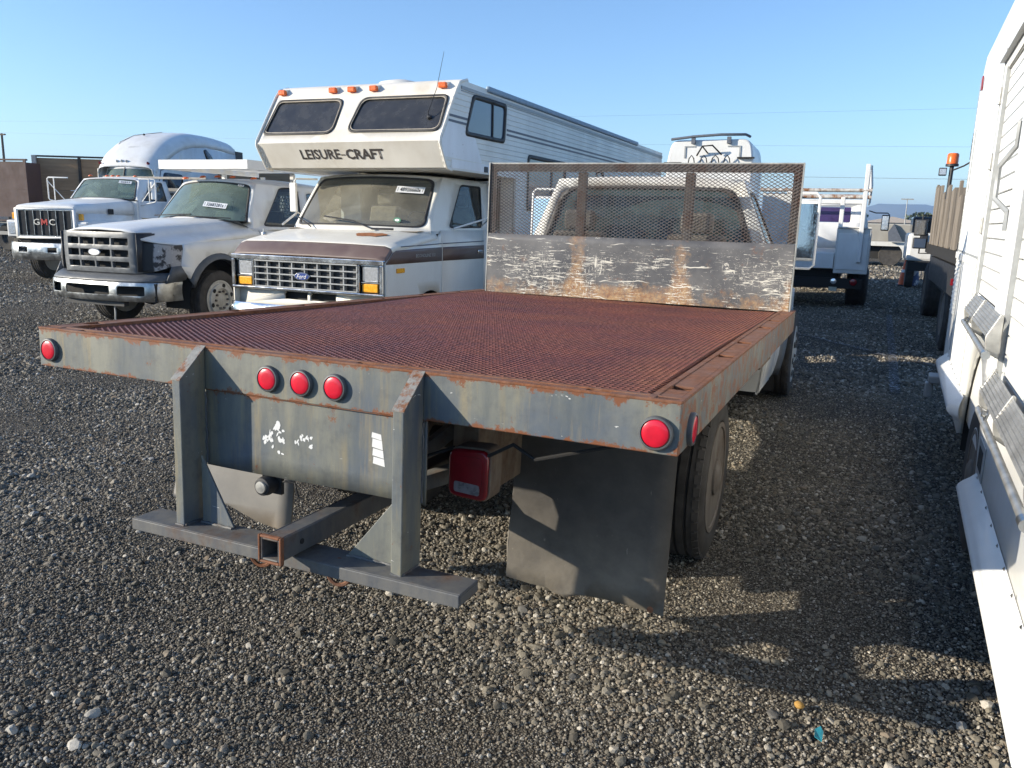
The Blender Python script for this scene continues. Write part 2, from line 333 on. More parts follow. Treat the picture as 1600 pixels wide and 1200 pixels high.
def text(body, o, xd, yd, w, h, mat, parent, name='lettering', bold=0., shear=0., depth=.0015):
    cu = bpy.data.curves.new('t', 'FONT'); cu.body = body; cu.size = 1; cu.offset = bold; cu.shear = shear; cu.resolution_u = 2
    ob = bpy.data.objects.new('t', cu); COL.objects.link(ob); bpy.context.view_layer.update()
    me = bpy.data.meshes.new_from_object(ob.evaluated_get(bpy.context.evaluated_depsgraph_get())); bpy.data.objects.remove(ob)
    vs = np.array([v.co[:] for v in me.vertices]); lo = vs.min(0); hi = vs.max(0)
    o = Vector(o); xd = Vector(xd).normalized(); yd = Vector(yd).normalized(); nd = xd.cross(yd)
    for v in me.vertices: v.co = o+xd*((v.co.x-lo[0])/(hi[0]-lo[0])*w)+yd*((v.co.y-lo[1])/(hi[1]-lo[1])*h)+nd*depth
    me.name = name
    me.materials.clear(); me.materials.append(M[mat]); r = bpy.data.objects.new(name, me); COL.objects.link(r); r.parent = parent; return r
def thing(name, label, cat, loc=(0, 0, 0), rotz=0, group=None):
    o = bpy.data.objects.new(name, None); COL.objects.link(o); o.location = loc; o.rotation_euler = (0, 0, math.radians(rotz)); o.empty_display_size = .2
    return tag(o, label, cat, group)
def tag(o, label, cat, group=None):
    o['label'] = label; o['category'] = cat
    if group: o['group'] = group
    return o
def struct(o): o['kind'] = 'structure'; return o
def stuff(o): o['kind'] = 'stuff'; return o

def wheel(parent, x, y, r, w, side, rimr=.26, rim='rim', dish=.06, holes=5, nuts=8, lugs=48, z=None):
    """tyre with grooves and tread blocks, rim as its sub-part; side = +1/-1 is the outer side along x"""
    z = r if z is None else z; s = side; o = (x, y, z); ax = (s, 0, 0); h = w/2; b = MB()
    pr = [(rimr, -h*.8), (rimr+.02, -h), (r*.83, -h*1.06), (r*.96, -h*.92), (r, -h*.80)]
    for g in (-.42, 0, .42): pr += [(r, h*(g-.07)), (r-.012, h*(g-.05)), (r-.012, h*(g+.05)), (r, h*(g+.07))]
    pr += [(r, h*.80), (r*.96, h*.92), (r*.83, h*1.06), (rimr+.02, h), (rimr, h*.8)]
    b.lathe(pr, o, ax, 40)
    for k in range(lugs):                 # shoulder blocks
        t = 2*math.pi*(k+.5)/lugs; dt = math.pi/lugs*.72
        for q in (-1, 1):
            P = []
            for hh in (.70, .93):
                for rr, tt in ((r-.02, t-dt), (r-.02, t+dt), (r+.006 if hh < .8 else r*.975+.006, t+dt), (r+.006 if hh < .8 else r*.975+.006, t-dt)):
                    P.append((x+s*h*hh*q, y+rr*math.cos(tt), z+rr*math.sin(tt)))
            b.hexa(P)
    t = b.build('wheel', 'rubber', parent, 30)
    b = MB(); R_ = rimr
    b.lathe([(R_+.012, h*.97), (R_+.012, h*1.02), (R_-.012, h*1.02), (R_-.03, h*.8), (R_-.04, h*.8-dish), (R_*.62, h*.8-dish*1.2), (R_*.56, h*.8-dish*.7), (R_*.36, h*.8-dish*.6), (R_*.34, h*.8+.03), (R_*.2, h*.8+.045), (.001, h*.8+.045)], o, ax, 36)
    b.lathe([(R_+.012, -h*.97), (R_-.02, -h*.9), (.001, -h*.5)], o, ax, 24)
    rm = b.build('rim', rim, t, 30)
    if nuts:
        b = MB()
        for k in range(nuts):
            a = 2*math.pi*k/nuts; b.lathe([(.017, 0), (.017, .025), (.011, .03)], (x+s*(h*.8-dish*.75), y+R_*.46*math.cos(a), z+R_*.46*math.sin(a)), ax, 6)
        stuff(b.build('wheel_nuts', 'dullsteel', t, 20))
    if holes:
        b = MB()
        for k in range(holes):
            a = 2*math.pi*(k+.3)/holes; b.lathe([(R_*.12, 0), (R_*.12, .004)], (x+s*(h*.8-dish*1.08), y+R_*.76*math.cos(a), z+R_*.76*math.sin(a)), ax, 12)
        stuff(b.build('hand_holes', 'dark', t, 20))
    return t
def cab(parent, bz, tz, bw, tw, byc, bye, tyc, tye, bky, tky, paintm, glassm, sideg, side_wins, crown=.05, rear=True, rear_hole=None, rearg=None, gasket=.03, ws=(.93, .04, .95), wsr=.12, bulge=.03, names=True, bzs=None):
    """greenhouse of a truck cab: windscreen frame and pane, roof, sides with windows, back; front faces -y"""
    bzs = bz if bzs is None else bzs
    def Wf(u, v):
        q = abs(u)**2.2; bb = bz+(bzs-bz)*q
        return ((bw+(tw-bw)*v)*u, (byc+(bye-byc)*q)*(1-v)+(tyc+(tye-tyc)*q)*v-bulge*math.sin(math.pi*v)*.5, bb+(tz-bb)*v+crown*.6*(1-u*u)*v)
    def sidef(sg):
        def f(s, v):
            a = Vector(Wf(sg, v)); b = Vector((sg*(bw+.01+(tw+.01-bw-.01)*v), bky+(tky-bky)*v, bzs+(tz-bzs)*v))
            p = a.lerp(b, s); p.x += sg*.025*math.sin(math.pi*s)*(1-.3*v); return p
        return f
    hole = rpoly([(-ws[0], ws[1]), (ws[0], ws[1]), (ws[0]-.01, ws[2]), (-ws[0]+.01, ws[2])], wsr, 5)
    U = lin(-1, 1, 12); V = lin(0, 1, 4)
    panel('windscreen_frame', [(-1, 0), (1, 0), (1, 1), (-1, 1)], Wf, paintm, parent, [hole], U, V, .03)
    def inn(d):
        return lambda u, v: Vector(Wf(u, v))+Vector((0, d, 0))
    panel('windscreen_seal', [(p[0]*1.0, p[1]) for p in hole], inn(-.004), 'gasket', parent, [[(p[0]*(1-gasket*1.1), .5+(p[1]-.5)*(1-gasket*2)) for p in hole]], U, V, .012)
    pane = panel('windscreen', hole, inn(.008), glassm, parent, (), U, V, 0, out=(0, -1, 0))
    for sg in (-1, 1):
        f = sidef(sg); hs = [rpoly(h, .06, 4) for h in side_wins]
        panel('cab_side', [(0, 0), (1, 0), (1, 1), (0, 1)], f, paintm, parent, hs, lin(0, 1, 6), lin(0, 1, 4), .03, out=(sg, 0, 0))
        for h in hs:
            c = (sum(p[0] for p in h)/len(h), sum(p[1] for p in h)/len(h))
            g = lambda d: (lambda s, v: f(s, v)+Vector((sg*d, 0, 0)))
            panel('window_seal', h, g(.003), 'gasket', parent, [[(c[0]+(p[0]-c[0])*.94, c[1]+(p[1]-c[1])*.94) for p in h]], lin(0, 1, 6), lin(0, 1, 4), .01, out=(sg, 0, 0))
            panel('side_window', h, g(-.01), sideg, parent, (), lin(0, 1, 6), lin(0, 1, 4), 0, out=(sg, 0, 0))
    rows = []
    for t in lin(0, 1, 8):
        row = []
        for u in lin(-1, 1, 14):
            a = Vector(Wf(u, 1)); b = Vector((tw*u+.01*u, tky, tz+crown*.6*(1-u*u))); p = a.lerp(b, t)
            p.z += crown*.6*math.sin(math.pi*min(1, t*1.0))*(1-abs(u)**3)
            if t in (0,): pass
            row.append(p)
        rows.append(row)
    MB().grid(rows).build('roof', paintm, parent, 50, solid=.03, out=(0, 0, 1))
    if rear:
        def Bf(u, v): return Vector(((bw+.01+(tw-bw)*v)*u, bky+(tky-bky)*v, bzs+(tz-bzs)*v+crown*.6*(1-u*u)*v))
        hh = rear_hole or rpoly([(-.75, .2), (.75, .2), (.75, .85), (-.75, .85)], .1, 4)
        panel('cab_back', [(-1, 0), (1, 0), (1, 1), (-1, 1)], Bf, paintm, parent, [hh], U, V, .03, out=(0, 1, 0))
        panel('rear_window_seal', hh, lambda u, v: Bf(u, v)+Vector((0, .004, 0)), 'gasket', parent, [[(p[0]*.94, .5+(p[1]-.5)*.92) for p in hh]], U, V, .01, out=(0, 1, 0))
        panel('rear_window', hh, lambda u, v: Bf(u, v)+Vector((0, -.01, 0)), rearg or sideg, parent, (), U, V, 0, out=(0, 1, 0))
    return Wf
def seats(parent, y, z, xs, mat='cushion', h=.62):
    for x in xs:
        b = MB(); b.hexa([(x-.24, y-.05, z), (x+.24, y-.05, z), (x+.24, y+.1, z), (x-.24, y+.1, z), (x-.21, y+.1, z+h), (x+.21, y+.1, z+h), (x+.21, y+.2, z+h), (x-.21, y+.2, z+h)])
        b.box(x-.24, x+.24, y-.5, y, z-.12, z+.04); b.box(x-.12, x+.12, y+.11, y+.2, z+h+.01, z+h+.16)
        b.build('seat', mat, parent, 30, bevel=.03)
def arc(cy, cz, r, a0, a1, n=12): return [(cy+r*math.cos(math.radians(a0+(a1-a0)*i/n)), cz+r*math.sin(math.radians(a0+(a1-a0)*i/n))) for i in range(n+1)]
# ------------------------------------------------------------------ ground
def hgt(x, y):
    r = np.hypot(x, y); f = np.clip((17-r)/6, 0, 1)
    return f*(.011*np.sin(1.9*x+.7*y)+.009*np.sin(-1.1*x+2.6*y+1)+.006*np.sin(4.3*x+3.1*y+2)+.006*np.sin(5.3*x-3.7*y))
def axis_lines(lo, hi, step):
    near = np.arange(lo, hi+1e-6, step); far = np.array([3, 8, 20, 60, 200, 700, 2500, 9000.])
    return np.concatenate([lo-far[::-1], near, hi+far])
gx = axis_lines(-19, 4, .12); gy = axis_lines(-1.5, 17.5, .12)
XX, YY = np.meshgrid(gx, gy); ZZ = hgt(XX, YY); n = len(gx)
vs = np.stack([XX.ravel(), YY.ravel(), ZZ.ravel()], 1)
ii = (np.arange(len(gy)-1)[:, None]*n+np.arange(n-1)[None]).ravel()
fs = np.stack([ii, ii+1, ii+n+1, ii+n], 1)
N = Nodes('gravel_ground')
v1 = N.vor(105); v1d = N.vor(105, 'Distance'); sp = N.n('SeparateColor'); N.put(sp.inputs[0], v1)
g = N.ramp(sp.outputs[0], (0., (.05, .045, .037)), (.45, (.12, .107, .086)), (.78, (.21, .187, .15)), (.97, (.44, .40, .34)))
g = N.mix(N.mask(v1d, .2, .75), g, (.022, .019, .016))
big = N.noise(.55, 5, .6); g = N.mix(N.math('MULTIPLY', N.mask(big, .42, .66), .55), g, (.075, .060, .044))
N.bump(N.math('SUBTRACT', 1., v1d), 1., .010)
M['ground'] = N.set(color=g, rough=.95, spec=.2)
me = bpy.data.meshes.new('ground'); me.from_pydata(vs.tolist(), [], fs.tolist())
struct(finish(me, 'ground', 'ground', None, 60, out=(0, 0, 1)))
# loose stones: points carrying size and turn, one rough pebble set instanced on them
def scatter(r0, r1, dens, med, lo, hi):
    th = (math.radians(-82), math.radians(34)); A = (th[1]-th[0])/2*(r1*r1-r0*r0); k = int(A*dens)
    r = np.sqrt(rng.uniform(r0*r0, r1*r1, k)); t = rng.uniform(*th, k)
    s = np.clip(med*np.exp(rng.normal(0, .42, k)), lo, hi)
    return np.stack([r*np.sin(t), r*np.cos(t), s], 1)
P = np.concatenate([scatter(.7, 5.4, 11500, .0036, .002, .013), scatter(1.1, 6, 170, .0092, .007, .019), scatter(5.4, 9, 4400, .0054, .0032, .015), scatter(5.4, 12, 40, .012, .009, .02), scatter(9, 17, 1150, .0090, .005, .020), scatter(17, 26, 260, .015, .009, .026), scatter(26, 42, 55, .026, .016, .045)])
cl = np.sin(P[:, 0]*2.3+1.7*np.sin(P[:, 1]*1.6))+np.sin(P[:, 1]*2.9+1.3*np.sin(P[:, 0]*1.9+2))     # patches of coarser and finer stone
P[:, 2] *= np.clip(1+.2*cl, .55, 1.5)
for la, lb in (((-1.6, 13.6), (.95, 10.5)), ((.58, 16.5), (.44, 8.6))):       # the paint lines show through where stones are swept off
    la = np.array(la); lb = np.array(lb); ld = lb-la; tt = np.clip(((P[:, :2]-la)@ld)/(ld@ld), 0, 1); P = P[np.hypot(*(P[:, :2]-la-tt[:, None]*ld).T) > .055]
fine = np.sin(P[:, 0]*1.3+2*np.sin(P[:, 1]*.8+.5))*np.sin(P[:, 1]*1.1+1.5*np.sin(P[:, 0]*.9))+.5*np.sin(P[:, 0]*4.1+P[:, 1]*3.3)
Q = P[(rng.random(len(P)) < np.clip(.86-.22*fine, .4, 1))]     # patches of packed fines between the loose stone
pts = np.stack([Q[:, 0], Q[:, 1], hgt(Q[:, 0], Q[:, 1])+Q[:, 2]*.16], 1)
me = bpy.data.meshes.new('gravel'); me.from_pydata(pts.tolist(), [], [])
sc = np.stack([Q[:, 2]*rng.uniform(.8, 1.35, len(Q)), Q[:, 2]*rng.uniform(.8, 1.25, len(Q)), Q[:, 2]*rng.uniform(.5, .95, len(Q))], 1)
ro = np.stack([rng.normal(0, .35, len(Q)), rng.normal(0, .35, len(Q)), rng.uniform(0, 6.28, len(Q))], 1)
for nm, arr in (('scl', sc), ('rot', ro)):
    at = me.attributes.new(nm, 'FLOAT_VECTOR', 'POINT'); at.data.foreach_set('vector', arr.astype(np.float32).ravel())
N = Nodes('loose_stone'); oi = N.n('ObjectInfo').outputs['Random']
c = N.ramp(oi, (0., (.075, .068, .054)), (.28, (.165, .146, .112)), (.5, (.255, .225, .172)), (.60, (.14, .134, .122)), (.76, (.34, .30, .232)), (.85, (.19, .145, .10)), (.93, (.44, .40, .33)), (1., (.53, .49, .42)))
N.put(N.b.inputs['Base Color'], N.mix(N.mask(N.noise(2.5, 3, .6), .3, .7), c, N.mix(.35, c, (.05, .045, .04))))
M['stone'] = N.set(rough=.9, spec=.25)
gravel = stuff(bpy.data.objects.new('gravel', me)); COL.objects.link(gravel)
gt = bpy.data.node_groups.new('scatter_stones', 'GeometryNodeTree')
gt.interface.new_socket('Geometry', in_out='INPUT', socket_type='NodeSocketGeometry'); gt.interface.new_socket('Geometry', in_out='OUTPUT', socket_type='NodeSocketGeometry')
gn = lambda t: gt.nodes.new(t); L = gt.links.new
gi, go = gn('NodeGroupInput'), gn('NodeGroupOutput'); iop = gn('GeometryNodeInstanceOnPoints'); g2i = gn('GeometryNodeGeometryToInstance')
for k in range(6):
    ico = gn('GeometryNodeMeshIcoSphere'); ico.inputs['Radius'].default_value = 1; ico.inputs['Subdivisions'].default_value = 2
    pos = gn('GeometryNodeInputPosition'); nz = gn('ShaderNodeTexNoise'); nz.noise_dimensions = '4D'; nz.inputs['W'].default_value = k*7.3; nz.inputs['Scale'].default_value = .75; nz.inputs['Detail'].default_value = 2
    sub = gn('ShaderNodeVectorMath'); sub.operation = 'SUBTRACT'; sub.inputs[1].default_value = (.5, .5, .5)
    scl = gn('ShaderNodeVectorMath'); scl.operation = 'SCALE'; scl.inputs['Scale'].default_value = 1.7
    sp_ = gn('GeometryNodeSetPosition'); L(pos.outputs[0], nz.inputs['Vector']); L(nz.outputs['Color'], sub.inputs[0]); L(sub.outputs[0], scl.inputs[0])
    L(ico.outputs[0], sp_.inputs['Geometry']); L(scl.outputs[0], sp_.inputs['Offset'])
    sm = gn('GeometryNodeSetMaterial'); sm.inputs['Material'].default_value = M['stone']; L(sp_.outputs[0], sm.inputs[0]); L(sm.outputs[0], g2i.inputs[0])
L(gi.outputs[0], iop.inputs['Points']); L(g2i.outputs[0], iop.inputs['Instance']); iop.inputs['Pick Instance'].default_value = True
ri = gn('FunctionNodeRandomValue'); ri.data_type = 'INT'; ri.inputs[4].default_value = 0; ri.inputs[5].default_value = 5; L(ri.outputs[2], iop.inputs['Instance Index'])
for nm, sock in (('scl', 'Scale'), ('rot', 'Rotation')):
    na = gn('GeometryNodeInputNamedAttribute'); na.data_type = 'FLOAT_VECTOR'; na.inputs[0].default_value = nm; L(na.outputs[0], iop.inputs[sock])
L(iop.outputs[0], go.inputs[0])
gravel.modifiers.new('stones', 'NODES').node_group = gt
# faint worn paint lines on the lane
N = Nodes('worn_line_paint'); f = N.mask(N.noise(26, 6, .75), .50, .60); tb = N.n('BsdfTransparent'); ms = N.n('MixShader')
N.set(color=(.34, .34, .34), rough=.9); N.put(ms.inputs[0], f); N.t.links.new(tb.outputs[0], ms.inputs[1]); N.t.links.new(N.b.outputs[0], ms.inputs[2]); N.t.links.new(ms.outputs[0], N.o.inputs[0]); M['line'] = N.m
for a, b, w in (((-1.6, 13.6), (.95, 10.5), .09), ((.58, 16.5), (.44, 8.6), .10)):
    a = np.array(a); b = np.array(b); d = (b-a)/np.linalg.norm(b-a); nn = np.array((-d[1], d[0]))*w/2; B_ = MB(); rows = []
    for t in np.linspace(0, 1, 40):
        p = a+(b-a)*t; rows.append([(*(p-nn), float(hgt(*(p-nn)))+.02), (*(p+nn), float(hgt(*(p+nn)))+.02)])
    struct(B_.grid(rows).build('painted_line', 'line', None, 0, out=(0, 0, 1)))

# ------------------------------------------------------------------ the flatbed truck (bed coordinates: x across, y forward from the tail, z up from the ground)
truck = thing('flatbed_truck', 'rusty grey flatbed truck with mesh headboard and red tread deck, tail towards us', 'flatbed truck')
D1 = Vector((0, .99946283, -.03277266)); D2 = Vector((.9999872, -.00016562, -.00505084)); D3 = Vector((.00505355, .03277224, .99945007)); H0 = 1.17
o = Vector((-1.60728, 2.0115, 1.16755))-D3*H0
truck.matrix_world = Matrix(((D2.x, D1.x, D3.x, o.x), (D2.y, D1.y, D3.y, o.y), (D2.z, D1.z, D3.z, o.z), (0, 0, 0, 1)))
T = truck; HW = 1.22; BL = 3.84
def gz(x, y): return float(-(o.z+D2.z*x+D1.z*y)/D3.z)        # local height of the ground below a point
# deck: flattened expanded metal, every diamond a dished cell
cw, ch = .038, .027; x0, x1, y0, y1 = -1.125, 1.125, .058, 3.70
nx = int((x1-x0)/cw); ny = int((y1-y0)/ch*2)
cx_, cy_ = np.meshgrid(np.arange(nx+1), np.arange(ny)); CX = x0+(cx_+.5*(cy_ % 2))*cw; CY = y0+(cy_+1)*ch/2
sagz = lambda x, y: .005*np.sin(1.7*x+.4)*np.sin(1.3*y+.3)+.0025*np.sin(5*x+2.2*y)-.003
ok = (CX > x0+cw*.45) & (CX < x1-cw*.45) & (CY < y1-ch*.5); CX, CY = CX[ok], CY[ok]; m = len(CX)
jit = rng.uniform(-.0006, .0006, (m, 1)); q = np.array([(-.5, 0), (0, -.5), (.5, 0), (0, .5)])
V_ = np.zeros((m, 9, 3)); V_[:, :4, 0] = CX[:, None]+q[:, 0]*cw; V_[:, :4, 1] = CY[:, None]+q[:, 1]*ch; V_[:, :4, 2] = H0-.002
V_[:, 4:8, 0] = CX[:, None]+q[:, 0]*cw*.72; V_[:, 4:8, 1] = CY[:, None]+q[:, 1]*ch*.70; V_[:, 4:8, 2] = H0-.0022+jit
V_[:, 4:8, 2] += np.array([0, .0035, 0, -.0015]); V_[:, 8, 0] = CX; V_[:, 8, 1] = CY+.003; V_[:, 8, 2] = H0-.0062; V_[:, :, 2] += sagz(V_[:, :, 0], V_[:, :, 1])
F_ = np.array([(0, 1, 5, 4), (1, 2, 6, 5), (2, 3, 7, 6), (3, 0, 4, 7)]); G_ = np.array([(4, 5, 8), (5, 6, 8), (6, 7, 8), (7, 4, 8)])
base = (np.arange(m)*9)[:, None, None]
fl = (F_[None]+base).reshape(-1, 4).tolist()+(G_[None]+base).reshape(-1, 3).tolist()
me = bpy.data.meshes.new('deck'); me.from_pydata(V_.reshape(-1, 3).tolist(), [], fl)
stuff(finish(me, 'deck_tread', 'deck', T, 0, out=(0, 0, 1)))
MB().box(-1.18, 1.18, .03, 3.80, H0-.034, H0-.024).build('deck_plate', 'deck', T, 0)
# rails with stake pockets cut in their top flange
zt, zb = H0+.004, H0-.143
def rail(name, axis, c0, c1, pockets, outer, sgn, fw):
    """channel: outer web and bottom lip plus a top flange broken by pockets. axis 0 runs along x (tail), 1 along y (sides)"""
    b = MB(); f = MB(); cuts = [c0]+[v for p in pockets for v in (p-.034, p+.034)]+[c1]
    def bx(B, a0, a1, d0, d1, z0, z1):
        d0, d1 = sorted((outer+sgn*d0, outer+sgn*d1))
        (B.box(a0, a1, d0, d1, z0, z1) if axis == 0 else B.box(d0, d1, a0, a1, z0, z1))
    bx(b, c0, c1, 0, .007, zb, zt-.002); bx(b, c0, c1, .007, .06, zb, zb+.007)
    bx(f, c0, c1, -.0015, .014, zt-.007, zt+.001); bx(f, c0, c1, fw-.020, fw, zt-.02, zt+.002)
    for a0, a1 in zip(cuts[::2], cuts[1::2]): bx(f, a0, a1, .014, fw-.020, zt-.008, zt)
    r = b.build(name, 'bed', T, 0, bevel=.003); f.build('top_flange', 'bedrust', r, 0, bevel=.002)
    if pockets:
        for p in pockets:
            p_ = MB()
            for a0, a1, d0, d1 in ((p-.04, p-.034, .008, fw-.012), (p+.034, p+.04, .008, fw-.012), (p-.034, p+.034, fw-.026, fw-.0205)): bx(p_, a0, a1, d0, d1, zb+.02, zt-.009)
            p_.build('stake_pocket', 'bedrust', r, 0)
    return r
rail('tail_rail', 0, -HW, HW, (-.995, -.235, .235, .985), 0, 1, .062)
rail('side_rail', 1, .007, BL, (.21, 1.01, 1.52, 2.33, 2.83, 3.4), HW, -1, .095)
rail('side_rail', 1, .007, BL, (.21, 1.01, 1.52, 2.33, 2.83, 3.4), -HW, 1, .095)
MB().box(-HW, HW, BL, BL+.007, zb, zt).build('front_rail', 'bed', T, 0)
for k in range(9): MB().box(-1.17, 1.17, .25+k*.41, .30+k*.41, H0-.125, H0-.036).build('cross_member', 'tanframe', T, 0)
for s in (-1, 1):
    MB().box(s*.43-.04, s*.43+.04, .40, 8.2, .67, .83).build('frame_rail', 'tanframe', T, 0, bevel=.006)
    MB().box(s*.43-.05, s*.43+.05, .34, BL, .831, H0-.128).build('sill_beam', 'tanframe', T, 0, bevel=.005)
# marker lamps
def marker(x, z, r, side=False):
    ax = (1, 0, 0) if side else (0, -1, 0); at = (HW+.0, x, z) if side else (x, 0, z); b = MB()
    b.lathe([(r*1.22, 0), (r*1.22, .009), (r*1.14, .014), (r*1.03, .015), (r*1.0, .006), (.001, .006)], at, ax, 28)
    g = b.build('marker_lamp', 'greyplastic', T, 40)
    MB().lathe([(r, .006), (r*.975, .0125), (r*.90, .0142), (r*.5, .0156), (.001, .0160)], at, ax, 28).build('red_lens', 'redlens', g, 55)
for x, r in ((-1.157, .036), (-.125, .036), (.008, .036), (.138, .036), (1.158, .0385)): marker(x, H0-.078 if x < 1 else H0-.086, r)
marker(.14, H0-.095, .039, True)
# tail plate, hitch frame
panel('tail_plate', [(-.43, .757), (.46, .757), (.46, zb+.004), (-.43, zb+.004)], lambda u, v: (u, .012+.004*math.sin(u*7), v), 'bed', T, (), lin(-.4, .45, 10), lin(.75, 1.03, 4), .008)
MB().box(-.395, .45, .004, .011, zb-.003, zb+.004).build('weld_bead', 'bedrust', T, 0)
N = Nodes('chipped_white'); M['chip'] = N.set(color=(.68, .68, .66), rough=.6)
def chips(name, blobs):
    b = MB()
    for x, z, w, h, a in blobs:
        ps = []
        for k in range(9):
            t = 2*math.pi*k/9; rr = .6+.4*rng.random(); px, pz = w*math.cos(t)*rr, h*math.sin(t)*rr
            ps.append((x+px*math.cos(a)-pz*math.sin(a), .0112+.004*math.sin(x*7), z+px*math.sin(a)+pz*math.cos(a)))
        b.add(ps, [tuple(range(9))])
    stuff(b.build(name, 'chip', T, 0, out=(0, -1, 0)))
bl = []
for (xc, zc, w, h, k) in ((-.105, .925, .022, .020, 16), (-.145, .885, .016, .008, 9), (-.128, .90, .010, .014, 8), (-.083, .885, .015, .010, 12), (.0, .905, .012, .012, 6), (-.02, .885, .010, .008, 4), (.032, .88, .008, .010, 5), (.015, .91, .02, .015, 5), (-.09, .85, .03, .02, 3)):
    for _ in range(k): bl.append((xc+rng.normal(0, w*.5), zc+rng.normal(0, h*.5), rng.uniform(.002, .008), rng.uniform(.003, .013), rng.uniform(-.9, .5)))
chips('scraped_paint', bl)
YS = .0110+.004*math.sin(.28*7); b = MB()
for k, (z0_, z1_) in enumerate(((.945, .962), (.915, .942), (.888, .911), (.862, .884))):
    b.add([(.262+k*.002, YS, z0_), (.300+k*.004, YS, z0_-.006), (.297+k*.004, YS, z1_-.004), (.264+k*.002, YS, z1_)], [(0, 1, 2, 3)])
stuff(b.build('torn_sticker', 'chip', T, 0, out=(0, -1, 0)))
for xa, xb in ((-.431, -.396), (.418, .455)):
    MB().prism([(0, zt), (-.112, zt-.098), (-.112, .57), (0, .57)], xb-xa, lambda u, v, w, xa=xa: (xa+w, u-.002, v)).build('hitch_post', 'bed', T, 0, bevel=.003)
    c = MB(); c.prism([(.002, zt+.002), (-.114, zt-.098), (-.114, zt-.103), (.002, zt-.003)], xb-xa+.004, lambda u, v, w, xa=xa: (xa-.002+w, u-.002, v)); c.build('post_cap', 'capsteel', T, 0)
for xa, xb in ((-.372, -.235), (.416, .225)):
    MB().prism([(xa, .575), (xb, .575), (xa, .81)], .009, lambda u, v, w: (u, -.055+w, v)).build('gusset', 'bed', T, 0, bevel=.002)
def weld(p, q, r=.006):
    p = Vector(p); q = Vector(q); k = max(3, int((q-p).length/.012)); MB().tube([p+(q-p)*i/k+Vector((rng.normal(0, .0012), rng.normal(0, .0012), rng.normal(0, .0012))) for i in range(k+1)], [r*rng.uniform(.7, 1.25) for _ in range(k+1)], 6).build('weld_bead', 'dullsteel', T, 60)
for xa, xb in ((-.431, -.396), (.418, .455)): weld((xb, -.11, .573), (xb, -.02, .573)); weld((xa, -.113, .573), (xb, -.113, .573), .005); weld((xb+.001, -.003, 1.02), (xb+.001, -.003, .77), .004)
for xa, xb in ((-.372, -.235), (.416, .225)): weld((xa, -.058, .574), (xb, -.058, .574))
MB().tube([(.60, .16, .90), (.70, .12, .96), (.78, .10, .93), (.95, .12, .98), (1.10, .10, 1.03)], .006, 6).build('wiring', 'dark', T, 50); MB().tube([(.46, .20, .90), (.36, .16, .86), (.30, .1, .92), (.15, .08, .96)], .006, 6).build('wiring', 'dark', T, 50)
b = MB(); b.box(-.605, .665, -.145, -.137, .532, .572); b.box(-.605, .665, -.137, -.02, .564, .572); b.box(.657, .665, -.137, -.02, .535, .564); b.box(-.605, -.597, -.137, -.02, .535, .564)
b.build('hitch_bar', 'dullsteel', T, 0, bevel=.003)
b = MB(); xr, zr = .07, .622
for a in ((-.036, -.029, -.036, .036), (.029, .036, -.036, .036), (-.029, .029, -.036, -.029), (-.029, .029, .029, .036)): b.box(xr+a[0], xr+a[1], -.235, 1.1, zr+a[2], zr+a[3])
rec = b.build('receiver_tube', 'dullsteel', T, 0, bevel=.004)
b = MB()
for a in ((-.044, -.036, -.044, .044), (.036, .044, -.044, .044), (-.036, .036, -.044, -.036), (-.036, .036, .036, .044)): b.box(xr+a[0], xr+a[1], -.238, -.222, zr+a[2], zr+a[3])
b.build('receiver_collar', 'bedrust', rec, 0, bevel=.003)
MB().box(xr-.028, xr+.028, -.10, -.09, zr-.028, zr+.028).build('tube_inside', 'bedrust', rec, 0)
MB().lathe([(.009, 0), (.009, .002)], (xr+.0363, -.13, zr), (1, 0, 0), 16).build('pin_hole', 'dark', rec, 0)
b = MB(); b.beam((.05, .30, .63), (-.05, .34, .95), .05, .012, (0, 1, 0)); b.build('hanger_strap', 'dullsteel', T, 0)
b = MB(); b.beam((.07, .34, .65), (.34, .5, .92), .07, .05); b.build('hitch_brace', 'dullsteel', T, 0, bevel=.004)
MB().beam((.09, .5, .62), (.42, .95, .72), .06, .06).build('hitch_brace', 'dullsteel', T, 0, bevel=.004)
for x in (-.09, .215): MB().tube([(x+.036*math.cos(t), -.085+.010*math.cos(t), .525+.042*math.sin(t)) for t in np.linspace(0, 2*math.pi, 20)[:-1]], .007, 6, True).build('chain_eye', 'bedrust', T, 40)
# trailer plug on a torn bracket
b = MB(); b.lathe([(.030, 0), (.034, -.03), (.030, -.05), (.022, -.052)], (-.145, .03, .725), (0, 1, 0), 18); b.box(-.185, -.105, .03, .045, .69, .765)
pl = b.build('trailer_socket', 'black', T, 30); MB().lathe([(.023, -.045), (.020, -.058), (.001, -.06)], (-.145, .03, .725), (0, 1, 0), 16).build('socket_lid', 'alu', pl, 30)
MB().tube([(-.10, .03, .735), (-.07, .01, .75), (-.04, .02, .745), (-.02, .0, .735), (-.01, .0, .705), (.01, .005, .70)], .004, 5).build('cable', 'dark', T, 40)
